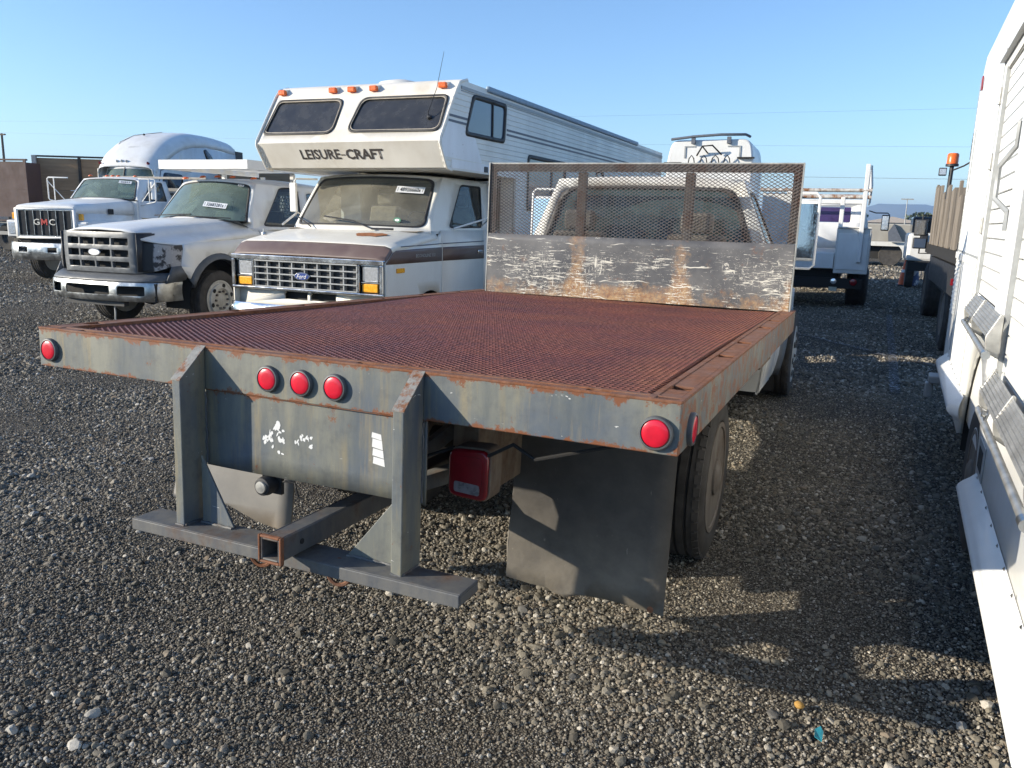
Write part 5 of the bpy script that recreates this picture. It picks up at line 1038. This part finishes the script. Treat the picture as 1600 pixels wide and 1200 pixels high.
for k in range(11): y = .05+k*.34; MB().tube([(.0, y, 2.735-.0663*y), (.04, y, 2.395-.0663*y)], .018, 6).build('rung', 'white', lad)
for s in (0, 1): MB().box(-.14, .9, 3.62+s*2.0-.04*s, 3.66+s*2.0, 1.05, 1.75) if False else None
# its cab, rear wall first
panel('cab_back', [(-.92, .8), (.92, .8), (.95, 1.7), (.82, 2.17), (-.62, 2.17), (-.9, 1.7)], lambda u, v: (u, 3.6, v), 'white', T, [rect(-.25, .56, 1.72, 2.08, .04)], (), (), .03)
MB().box(-.24, .55, 3.61, 3.62, 1.73, 2.07).build('rear_window', 'purple', T, 0)
MB().prism(rpoly([(-.85, 2.15), (.84, 2.15), (.78, 2.25), (-.78, 2.25)], .05), 1.5, lambda u, v, w: (u, 3.58+w, v)).build('roof', 'white', T, 0, bevel=.02)
MB().box(-.95, .95, 3.63, 5.1, .7, 1.65).build('cab_body', 'white', T, 0, bevel=.04); MB().box(-.9, .9, 5.12, 6.6, .75, 1.4).build('bonnet', 'white', T, 0, bevel=.08)
for s in (-1, 1): MB().hexa([(s*.94-.01, 3.64, 1.66), (s*.94+.01, 3.64, 1.66), (s*.94+.01, 5.2, 1.66), (s*.94-.01, 5.2, 1.66), (s*.80-.01, 3.64, 2.14), (s*.80+.01, 3.64, 2.14), (s*.80+.01, 4.9, 2.14), (s*.80-.01, 4.9, 2.14)]).build('cab_side', 'white', T, 0)
b = MB(); b.tube([(.95, 4.7, 2.02), (1.1, 4.6, 1.97), (1.36, 4.5, 1.97), (1.40, 4.5, 1.93), (1.40, 4.5, 1.55)], .014, 6); b.build('mirror_arm', 'black', T, 50); h = MB().box(1.24, 1.42, 4.5, 4.55, 1.55, 1.93).build('mirror_head', 'black', T, 0, bevel=.03); MB().box(1.255, 1.405, 4.49, 4.499, 1.58, 1.90).build('mirror_glass', 'mirror', h, 0)
MB().box(-.95, .95, .05, .2, .42, .62).build('rear_bumper', 'dark', T, 0, bevel=.01); MB().box(-.5, .5, .2, 6.5, .5, .78).build('frame', 'dark', T, 0)
MB().lathe([(.06, 0), (.055, .02), (.001, .03)], (.43, .04, .56), (0, -1, 0), 16).build('reverse_light', 'lens', T); MB().lathe([(.07, 0), (.06, .02), (.001, .03)], (.79, .04, .56), (0, -1, 0), 16).build('tail_light', 'redtail', T); MB().box(.35, .50, .03, .045, .37, .45).build('licence_plate', plain('plate', (.45, .45, .36), .6), T, 0)
for s in (-1, 1):
    wheel(T, s*.86, 1.5, .40, .4, s, .24, 'whiterim', .05, 0, 0, 24); wheel(T, s*.86, 5.7, .40, .25, s, .24, 'whiterim', .0, 0, 0, 24)
MB().tube([(-.42, -.1, 1.0), (-.1, -.25, 1.09), (.0, -.3, 1.13)], .012, 6).build('loose_cable', 'sticker', T)
# ------------------------------------------------------------------ stake truck on the right
st = thing('stake_truck', 'dark stake truck with grey wooden boards and amber beacon, beyond the white van', 'truck', (.98, 10.6, 0), 0)
T = st
MB().box(.02, 2.3, 0, 5.2, 1.22, 1.40).build('cargo_bed', 'dark', T, 0, bevel=.01)
for y, w, zt_, le in ((.15, .26, 2.02, .0), (.50, .13, 2.20, .012), (.98, .30, 2.13, -.01), (1.36, .12, 1.92, .02), (1.78, .30, 2.21, .0), (2.20, .10, 2.03, -.02), (2.62, .28, 2.15, .012), (3.05, .12, 2.26, .0), (3.42, .30, 2.27, -.012), (3.95, .26, 2.31, .0)):
    MB().hexa([(0, y, 1.38), (.035, y, 1.38), (.035, y+w, 1.38), (0, y+w, 1.38), (le, y+.01+le, zt_), (.035+le, y+.01+le, zt_), (.035+le, y+w-.015+le, zt_-.03*(w > .2)), (le, y+w-.015+le, zt_-.03*(w > .2))]).build('stake_board', 'wood', T, 0, bevel=.004)
for k in range(6): MB().box(.3+k*.3, .55+k*.3, 4.6, 4.64, 1.4, 2.3).build('stake_board', 'wood', T, 0, bevel=.004)
MB().box(.02, .10, -.02, 3.8, .85, 1.2).box(.05, 1.0, .0, .1, .45, 1.18).build('side_skirt', 'black', T, 0); MB().box(.3, 1.9, .3, 8.0, .6, .95).build('frame', 'dark', T, 0)
MB().box(-.005, .10, -.05, -.021, .98, 1.06).build('tail_light', 'redtail', T, 0, bevel=.005)
for x in (.30, 2.0): wheel(T, x, 1.6, .50, .42, -1 if x < 1 else 1, .29, 'rim', .08, 0, 0, 24); wheel(T, x, 6.4, .50, .28, -1 if x < 1 else 1, .29, 'rim', 0, 0, 0, 24)
MB().box(.22, 2.05, 4.9, 6.8, 1.0, 1.75).build('cab', 'black', T, 0, bevel=.05); MB().hexa([(.25, 4.95, 1.76), (2.0, 4.95, 1.76), (2.0, 6.7, 1.76), (.25, 6.7, 1.76), (.35, 5.0, 2.3), (1.9, 5.0, 2.3), (1.9, 6.3, 2.3), (.35, 6.3, 2.3)]).build('cab_top', 'black', T, 0, bevel=.05)
for z0_, z1_, m in ((1.50, 1.78, 'mirror'), (1.28, 1.47, 'glass_blue')):
    h = MB().box(-.20, .02, 5.0, 5.06, z0_, z1_).build('mirror_head', 'black', T, 0, bevel=.02); MB().box(-.18, 0, 4.994, 4.999, z0_+.02, z1_-.02).build('mirror_glass', m, h, 0)
MB().tube([(.25, 5.3, 1.85), (-.08, 5.1, 1.85), (-.08, 5.1, 1.2), (.25, 5.3, 1.2)], .014, 6).build('mirror_arm', 'black', T)
b = MB(); b.tube([(.04, 2.6, 1.4), (.06, 2.6, 2.50)], .028, 8); b.build('beacon_post', 'black', T); bc = MB().lathe([(.085, 0), (.085, .03), (.075, .035)], (.06, 2.6, 2.50), (0, 0, 1), 18).build('beacon_base', 'black', T); MB().lathe([(.075, .035), (.075, .16), (.06, .18), (.001, .185)], (.06, 2.6, 2.50), (0, 0, 1), 18).build('beacon_lens', 'orange', bc, 40)
w_ = MB().box(-.10, .0, 2.55, 2.62, 2.37, 2.48).build('work_lamp', 'black', T, 0, bevel=.01); MB().box(-.09, -.01, 2.544, 2.549, 2.385, 2.465).build('lamp_lens', 'lens', w_, 0); MB().tube([(.06, 2.6, 2.44), (.2, 2.5, 2.5), (.35, 2.4, 2.6)], .012, 5).build('cable', 'black', T)
b = MB()
for z in (1.85, 1.95, 2.05, 2.15, 2.25): b.box(.32, 1.9, 4.70, 4.72, z, z+.02)
for k in range(8): b.box(.32+k*.2, .34+k*.2, 4.721, 4.74, 1.8, 2.3)
b.build('window_guard', 'galv', T, 0)
b = MB(); b.box(.22, .34, 1.3, 1.5, 1.4, 2.75); b.box(.17, .40, 1.25, 1.55, 2.76, 2.84); b.box(.15, .20, 1.3, 1.36, 2.5, 2.75); b.build('hoist_post', 'dark', T, 0)
# ------------------------------------------------------------------ white walk-in van on the right edge
van = thing('walk_in_van', 'white walk-in van with roll-up side shutters and fold-down aluminium steps', 'van', (.40, 0, 0), -2.3)
T = van; Y0, Y1 = 1.75, 7.45
D = [(3.80-1.9, 3.76, .98, 2.50), (4.03, 5.25, 1.27, 2.50)]
oc = [(Y0, .42), (3.78, .42)]+[(3.90, .50), (3.92, .80)]+arc(4.5, .42, .58, 165, 15, 12)+[(5.08, .46), (Y1, .46), (Y1, 2.62), (Y1-.04, 2.80), (Y1-.12, 2.90), (Y0, 2.90)]
oc = [(Y0, .42), (3.88, .42)]+arc(4.5, .42, .62, 165, 15, 14)+[(5.10, .47), (Y1, .47), (Y1, 2.66), (Y1-.05, 2.82), (Y1-.15, 2.90), (Y0, 2.90)]
panel('side_wall', oc, lambda u, v: (.02*max(0, (v-2.5)/.4)**2+.05*max(0, (u-7.25)/.2)**2, u, v), 'van', T, [[(d[0], d[2]), (d[1], d[2]), (d[1], d[3]), (d[0], d[3])] for d in D], lin(7.2, Y1, 5), lin(2.5, 2.9, 5), .03, out=(-1, 0, 0))
for d in D:
    nsl = int((d[3]-d[2])/.076)
    b0 = MB(); pz = (d[3]-d[2])/nsl; zc = d[2]
    proto = MB().prism([(0, .002), (-.007, .005), (-.007, pz-.005), (0, pz-.002)], d[1]-d[0]-.10, lambda u, v, w: (.028+u, d[0]+.05+w, v)).build('shutter_slat', 'van', T, 0)
    proto.location.z = d[2]
    for k in range(1, nsl):
        c = proto.copy(); COL.objects.link(c); c.parent = T; c.location.z = d[2]+k*pz
    MB().box(.034, .04, d[0], d[1], d[2], d[3]).build('shutter_backing', 'greytrim', T, 0)
    for y in (d[0], d[1]-.05): MB().box(.004, .03, y+.002, y+.048, d[2], d[3]).build('shutter_channel', 'greytrim', T, 0)
    MB().hexa([(-.03, d[0]-.06, d[3]+.02), (0, d[0]-.06, d[3]+.02), (0, d[1]+.06, d[3]+.02), (-.03, d[1]+.06, d[3]+.02), (-.006, d[0]-.06, d[3]+.075), (0, d[0]-.06, d[3]+.075), (0, d[1]+.06, d[3]+.075), (-.006, d[1]+.06, d[3]+.075)]).build('drip_moulding', 'greytrim', T, 0)
MB().box(-.010, 0, 3.80, 3.99, 1.0, 2.52).build('door_pillar', 'van', T, 0, bevel=.006)
MB().tube([(-.005, 4.10, 1.62), (-.005, 4.10, 1.70), (-.05, 4.22, 1.76), (-.05, 4.22, 1.90), (-.005, 4.10, 1.98), (-.005, 4.10, 2.08)], .012, 6).build('grab_handle', 'greytrim', T, 50)
# fold-down steps under the shutters
def fold_step(y0, y1, z):
    s_ = MB(); s_.hexa([(-.058, y0+.08, z+.03), (-.048, y0+.08, z+.02), (-.048, y1, z+.02), (-.058, y1, z+.03), (-.012, y0+.08, z+.115), (-.006, y0+.08, z+.10), (-.006, y1, z+.10), (-.012, y1, z+.115)])
    for k in range(6): s_.beam((-.055+k*.0077, y0+.08, z+.042+k*.0135), (-.055+k*.0077, y1, z+.042+k*.0135), .004, .0018)
    r = s_.build('fold_step', 'alu', T, 0)
    for y in (y0+.05, (y0+y1)/2+.12, y1-.02): MB().prism(rpoly([(-.052, z-.03), (-.003, z-.06), (-.003, z+.12), (-.015, z+.125), (-.06, z+.03)], .012), .012, lambda u, v, w: (u, y+w, v)).build('step_bracket', 'alu', r, 0, bevel=.003)
    MB().tube([(-.06, y0-.06, z-.03), (-.06, y1-.1, z-.03)], .013, 10).build('step_bar', 'alu', r, 50); MB().tube([(-.06, y0-.07, z-.03), (-.06, y0-.02, z-.03)], .017, 10).build('bar_end', 'dullchrome', r, 50)
    MB().lathe([(.03, 0), (.03, .006), (.012, .008), (.012, .02), (.001, .02)], (-.052, y1-.35, z-.0), (-1, 0, .3), 14).build('hinge', 'dullchrome', r)
fold_step(2.2, 3.62, .96); fold_step(3.62, 4.98, 1.17)
def rub(y0, y1, z, h):
    b = MB(); rows = []
    for y in (y0, y0+.03, y1-.03, y1):
        k = .2 if y in (y0, y1) else 1; rows.append([(-.075*k*math.sin(t)-.002, y, z+h*t/math.pi) for t in lin(0, math.pi, 8)])
    r = b.grid(rows).build('rub_rail', 'van', T, 50, out=(-1, 0, 0))
    for k in range(int((y1-y0)/.2)): MB().lathe([(.008, 0), (.001, .005)], (-.012, y0+.12+k*.2, z+h+.012), (-1, 0, 0), 8).build('rivet', 'dullchrome', r)
rub(Y0, 3.80, .46, .14); rub(4.95, 6.75, .56, .15)
MB().box(-.006, 0, 3.62, 3.84, .60, .75).build('vent_hatch', 'greytrim', T, 0, bevel=.004); MB().box(-.008, -.0062, 3.66, 3.80, .63, .72).build('hatch_inset', 'dark', T, 0)
for k in range(12): MB().hexa([(-.010, 6.75, 1.0+k*.035), (0, 6.75, 1.0+k*.035), (0, 7.15, 1.0+k*.035), (-.010, 7.15, 1.0+k*.035), (-.001, 6.75, 1.025+k*.035), (0, 6.75, 1.025+k*.035), (0, 7.15, 1.025+k*.035), (-.001, 7.15, 1.025+k*.035)]).build('louvre', 'van', T, 0)
MB().box(-.004, 0, 5.35, 7.2, 1.455, 1.47).box(-.004, 0, 6.60, 6.612, .75, 1.454).build('panel_seam', 'greytrim', T, 0)
q = MB()
for z in (.95, 1.37): 
    for k in range(18): q.lathe([(.007, 0), (.001, .004)], (.0, 5.4+k*.1, z), (-1, 0, 0), 7)
for y in (5.36, 6.56, 7.2):
    for k in range(22): q.lathe([(.007, 0), (.001, .004)], (.0, y, 1.52+k*.05), (-1, 0, 0), 7)
for k in range(40): q.lathe([(.007, 0), (.001, .004)], (.003, 2.0+k*.135, 2.64), (-1, 0, 0), 7)
stuff(q.build('rivet_rows', 'van', T, 40))
MB().box(-.014, 0, 5.33, 7.22, 1.40, 1.452).build('belt_moulding', 'van', T, 0, bevel=.006); MB().box(-.004, 0, 5.30, 5.312, .62, 2.6).box(-.004, 0, 7.22, 7.23, .5, 2.75).build('panel_joint', 'greytrim', T, 0)
for z in (1.6, 1.95, 2.3): MB().box(-.014, 0, 5.26, 5.298, z, z+.09).build('shutter_hinge', 'alu', T, 0, bevel=.004)
MB().box(-.012, 0, 6.95, 7.0, 2.62, 2.72).build('clearance_light', 'redtail', T, 0, bevel=.004); MB().box(-.006, 0, 6.98, 7.0, 1.9, 2.35).build('gutter_strip', 'greytrim', T, 0)
MB().box(.04, 2.3, Y0, Y1-.02, .55, 2.88).build('body', 'van', T, 0); b = MB(); rows = []
for y in (Y0, Y1-.1): rows.append([(x, y, 2.90+.05*math.sin(math.pi*(x-.02)/2.3)) for x in lin(.02, 2.32, 8)])
b.grid(rows).build('roof', 'van', T, 50, out=(0, 0, 1)); MB().box(2.3, 2.33, Y0, Y1, .47, 2.9).build('far_side', 'van', T, 0)
panel('front_end', [(.04, .5), (2.3, .5), (2.3, 2.85), (.04, 2.85)], lambda u, v: (u, Y1-.01+.0*v, v), 'van', T, (), (), (), .02, out=(0, 1, 0))
for x in (.16, 2.1): wheel(T, x, 4.5, .40, .24, -1 if x < 1 else 1, .22, 'rim', .06, 0, 0, 32)
for x in (.16, 2.1): wheel(T, x, 1.35, .40, .24, -1 if x < 1 else 1, .22, 'rim', .06, 0, 0, 32) if False else None
MB().grid([[(.03, *p) for p in arc(4.5, .42, .62, -5, 185, 14)], [(.6, *p) for p in arc(4.5, .42, .62, -5, 185, 14)]]).build('arch_liner', 'dark', T, 50); MB().box(.3, 2.1, Y0, 7.3, .35, .54).build('underbody', 'dark', T, 0)
MB().box(-.10, .05, 6.85, 7.05, .44, .50).box(-.12, -.06, 6.9, 7.0, .32, .437).build('entry_step', 'greytrim', T, 0, bevel=.01)

# ------------------------------------------------------------------ far things down the lane
hp = thing('hopper_trailer', 'pale hopper trailer with sloping end on white frame, at the end of the lane', 'trailer', (.2, 38.0, 0), 0)
T = hp
MB().hexa([(-3.5, 0, 1.05), (2.2, 0, 1.05), (2.2, 2.3, 1.05), (-3.5, 2.3, 1.05), (-3.5, -.2, 1.78), (1.65, -.2, 1.78), (1.65, 2.5, 1.78), (-3.5, 2.5, 1.78)]).build('hopper', 'concrete', T, 0, bevel=.03); MB().box(-3.5, 2.3, -.1, .1, .86, 1.03).build('frame_rail', 'white_dull', T, 0); MB().box(-3.5, 1.0, .3, 2.0, .3, .85).build('running_gear', 'dark', T, 0)
MB().hexa([(.75, -.35, 1.06), (1.3, -.35, 1.06), (1.3, -.2, 1.06), (.75, -.2, 1.06), (.7, -.35, 1.45), (.9, -.35, 1.8), (.9, -.2, 1.8), (.7, -.2, 1.45)]).build('chute', 'stripe', T, 0)
for x in (-2, -.8, .9): MB().lathe([(.2, -.1), (.45, -.12), (.48, 0), (.45, .12), (.2, .1), (.001, .1)], (x, .3, .48), (0, -1, 0), 20).build('wheel', 'rubber', T, 30)
t = thing('parked_truck', 'small grey truck front with dark mirror, past the stake truck', 'truck', (1.55, 24.0, 0), 0)
MB().box(-.45, .5, .3, 2.4, .75, 1.5).build('bonnet', 'white_dull', t, 0, bevel=.08); MB().box(-.35, .6, 1.2, 2.4, 1.51, 1.95).build('cab', 'glass_opq', t, 0, bevel=.05); MB().box(-.16, .02, .2, .26, 1.15, 1.5).build('mirror_head', 'black', t, 0, bevel=.03); MB().box(-.4, .5, .2, .29, .5, .74).build('front_bumper', 'dark', t, 0)
for x in (-.3, .5): MB().lathe([(.2, -.1), (.36, -.1), (.38, 0), (.36, .1), (.2, .1), (.001, .08)], (x, .9, .38), (-1, 0, 0), 20).build('wheel', 'rubber', t, 30)
c = thing('traffic_cone', 'orange traffic cone with white collar standing in the shaded lane', 'traffic cone', (1.17, 25.6, 0), 0)
MB().lathe([(.14, .03), (.125, .2), (.03, .72), (.022, .73), (.001, .73)], (0, 0, 0), (0, 0, 1), 20).build('cone_body', plain('cone_orange', (.75, .13, .04), .5), c, 40); MB().box(-.19, .19, -.19, .19, 0, .035).build('cone_base', 'black', c, 0, bevel=.01); MB().lathe([(.102, .32), (.079, .46)], (0, 0, 0), (0, 0, 1), 20).build('cone_collar', 'sticker', c, 40)
bg = MB(); rows = []
for i, z in enumerate(lin(0, .85, 6)):
    rows.append([(1.40+.16*(1-.4*i/6)*math.cos(a)*(1+.25*math.sin(3*a+i)), 25.9+.14*math.sin(a), z) for a in lin(0, 2*math.pi, 12)])
N = Nodes('blue_white_bag'); M['bag'] = N.set(color=N.mix(N.mask(N.noise(7, 4, .6), .5, .55), (.05, .08, .2), (.5, .5, .52)), rough=.6)
tag(bg.grid(rows).build('sack', 'bag', None, 60), 'blue and white sack leaning beside the traffic cone', 'sack')
# boundary wall of white sheets, low buildings and trees, light mast
t = thing('sheet_fence', 'long white sheet metal fence behind the hopper trailer', 'fence', (0, 47, 0), 0)
for k in range(46): MB().box(-46+k*2.0, -46+k*2.0+1.97, .01*(k % 2), .03+.01*(k % 2), .1, 1.78).build('fence_sheet', 'white_dull', t, 0)
for k in range(24): MB().box(-46+k*4-.05, -46+k*4+.04, .05, .15, 0, 1.7).build('fence_post', 'galv', t, 0)
t = thing('light_mast', 'thin pale light mast with lamp crossbar against the blue hills', 'light mast', (4.75, 120, 0), 0)
MB().tube([(0, 0, 0), (0, 0, 5.4)], [.09, .05], 8).build('mast', 'galv', t); MB().box(-.75, .75, -.1, .1, 5.35, 5.5).build('lamp_bar', 'galv', t, 0)
M['roof_far'] = plain('far_roof', (.34, .30, .27), .8); M['wall_far'] = plain('far_wall', (.42, .40, .36), .8)
for x, w, h, lab in ((-18, 14, 2.6, 'low beige shed beyond the fence, widest of three'), (4, 9, 2.5, 'low pale building beyond the fence by the mast'), (16, 12, 3.0, 'taller long building beyond the fence, past the mast')):
    t = thing('low_building', lab, 'building', (x, 150, 0), 0, 'buildings beyond the yard')
    MB().box(-w/2, w/2, 0, 8, 0, h).build('wall', 'wall_far', t, 0); MB().prism([(-w/2-.4, h), (w/2+.4, h), (0, h+1.0)], 8.6, lambda u, v, w_: (u, -.3+w_, v)).build('roof', 'roof_far', t, 0)
    for k in range(int(w/3)): MB().box(-w/2+1+k*3, -w/2+2.4+k*3, -.05, -.01, 1.0, 2.0).build('window', 'glass_opq', t, 0)
N = Nodes('far_foliage'); M['leaf'] = N.set(color=N.ramp(N.noise(.8, 4, .6), (.3, (.035, .05, .025)), (.7, (.09, .11, .05))), rough=.9)
M['bark'] = plain('bark', (.10, .075, .05), .9)
spots = [(-30, 'wide'), (-10, 'short'), (-2, 'tall'), (9, 'round'), (11.5, 'ragged'), (24, 'broad')]
for x, kind in spots:
    t = thing('tree', 'far %s dark green tree beyond the fence%s' % (kind, '' if x < 0 else ' toward the hills'), 'tree', (x, 165, 0), 0, 'trees beyond the yard')
    MB().tube([(0, 0, 0), (.1, 0, 1.6)], [.25, .12], 7).build('trunk', 'bark', t)
    b = MB(); hh = 2.2+rng.random()*1.2
    for k in range(260):
        a = rng.normal(0, 1, 3); a /= np.linalg.norm(a); rr = (rng.random()**.4)
        p = Vector((a[0]*2.3*rr*(1+.3*math.sin(3*a[2])), a[1]*2*rr, hh+a[2]*1.3*rr)); d = Vector(rng.normal(0, 1, 3)).normalized(); e = d.orthogonal().normalized()*.34; f2_ = d.cross(e).normalized()*.28
        b.add([p-e, p+f2_, p+e, p-f2_], [(0, 1, 2, 3)])
    b.build('crown', 'leaf', t, 0)
# hills
N = Nodes('far_hills'); M['hill'] = N.set(color=N.ramp(N.noise(.004, 5, .6), (.3, (.10, .11, .075)), (.7, (.17, .16, .11))), rough=.95)
xs_h = np.linspace(-5200, 5200, 140); rows = []
hx = 62+16*np.sin(xs_h*.0021+1)+9*np.sin(xs_h*.0063+.4)+5*np.sin(xs_h*.017)+3*np.sin(xs_h*.041)
hx *= np.clip((xs_h+900)/900, .05, 1)
for k, f_ in enumerate((0, .25, .5, .75, .95, 1, .8, 0)):
    rows.append([(x, 2700+k*130+30*math.sin(x*.01+k), -1+f_*h*(1+.05*math.sin(x*.02+k*1.3))) for x, h in zip(xs_h, hx)])
struct(MB().grid(rows).build('hills', 'hill', None, 60, out=(0, 0, 1)))
# pole and overhead wires
t = thing('utility_pole', 'slender utility pole with crossarm rising behind the maroon trailer', 'utility pole', (-87.3, 60, 0), 0)
MB().tube([(0, 0, 0), (.15, 0, 9.4)], [.16, .11], 8).build('pole', 'bark', t); MB().box(-.1, .7, -.08, .08, 9.2, 9.35).build('crossarm', 'bark', t, 0)
for k, (za, zc, y, lab) in enumerate(((12.2, 7.2, 70, 'overhead wire sagging across the sky above the sleeper roof'), (5.85, 5.0, 69, 'lower overhead wire above the utility truck'), (13.6, 10.9, 74, 'faint highest overhead wire'))):
    x0_, x1_ = ((-135, 40) if k != 1 else (-30, 40))
    pts = [(x0_+(x1_-x0_)*t_, y, za+(zc-za)*t_-3.0*t_*(1-t_)*(1 if k != 1 else .15)) for t_ in lin(0, 1, 24)]
    w_ = MB().tube(pts, .012 if k == 1 else .006, 5).build('overhead_wire', 'stripe', None, 50); tag(w_, lab, 'wire', 'overhead wires')
# small litter on the gravel
def litter(name, label, cat, x, y, pts, mat):
    o_ = MB().add([(p[0], p[1], p[2]+.0) for p in pts], [tuple(range(len(pts)))]).build(name, mat, None, 0, solid=.003); o_.location = (x, y, float(hgt(x, y))+.014); tag(o_, label, cat)
litter('plastic_scrap', 'small torn teal plastic scrap on the gravel near the front edge', 'litter', .03, 2.46, [(-.01, -.02, .01), (.012, -.022, .0), (.014, .012, .012), (.004, .03, .02), (-.012, .014, .015)], plain('teal_plastic', (.02, .22, .28), .4))
b = MB(); b.lathe([(.001, 0), (.014, .004), (.018, .012), (.012, .02), (.001, .022)], (0, 0, 0), (.2, 0, 1), 9); oc_ = b.build('amber_pebble', plain('ochre_stone', (.45, .25, .06), .8), None, 50); oc_.location = (-.04, 2.60, float(hgt(-.04, 2.6))+.005); tag(oc_, 'ochre yellow pebble among grey gravel near the front edge', 'stone')
# sky haze over the plain
HAZE = 0.00034
N = Nodes('haze_air'); N.t.nodes.remove(N.b); pv = N.n('VolumePrincipled'); pv.inputs['Color'].default_value = (.46, .68, 1, 1); pv.inputs['Density'].default_value = HAZE; pv.inputs['Anisotropy'].default_value = .2
N.t.links.new(pv.outputs[0], N.o.inputs['Volume'])
if HAZE: stuff(MB().box(-9400, 9400, -9200, 9400, -2, 112).build('haze', N.m, None, 0))
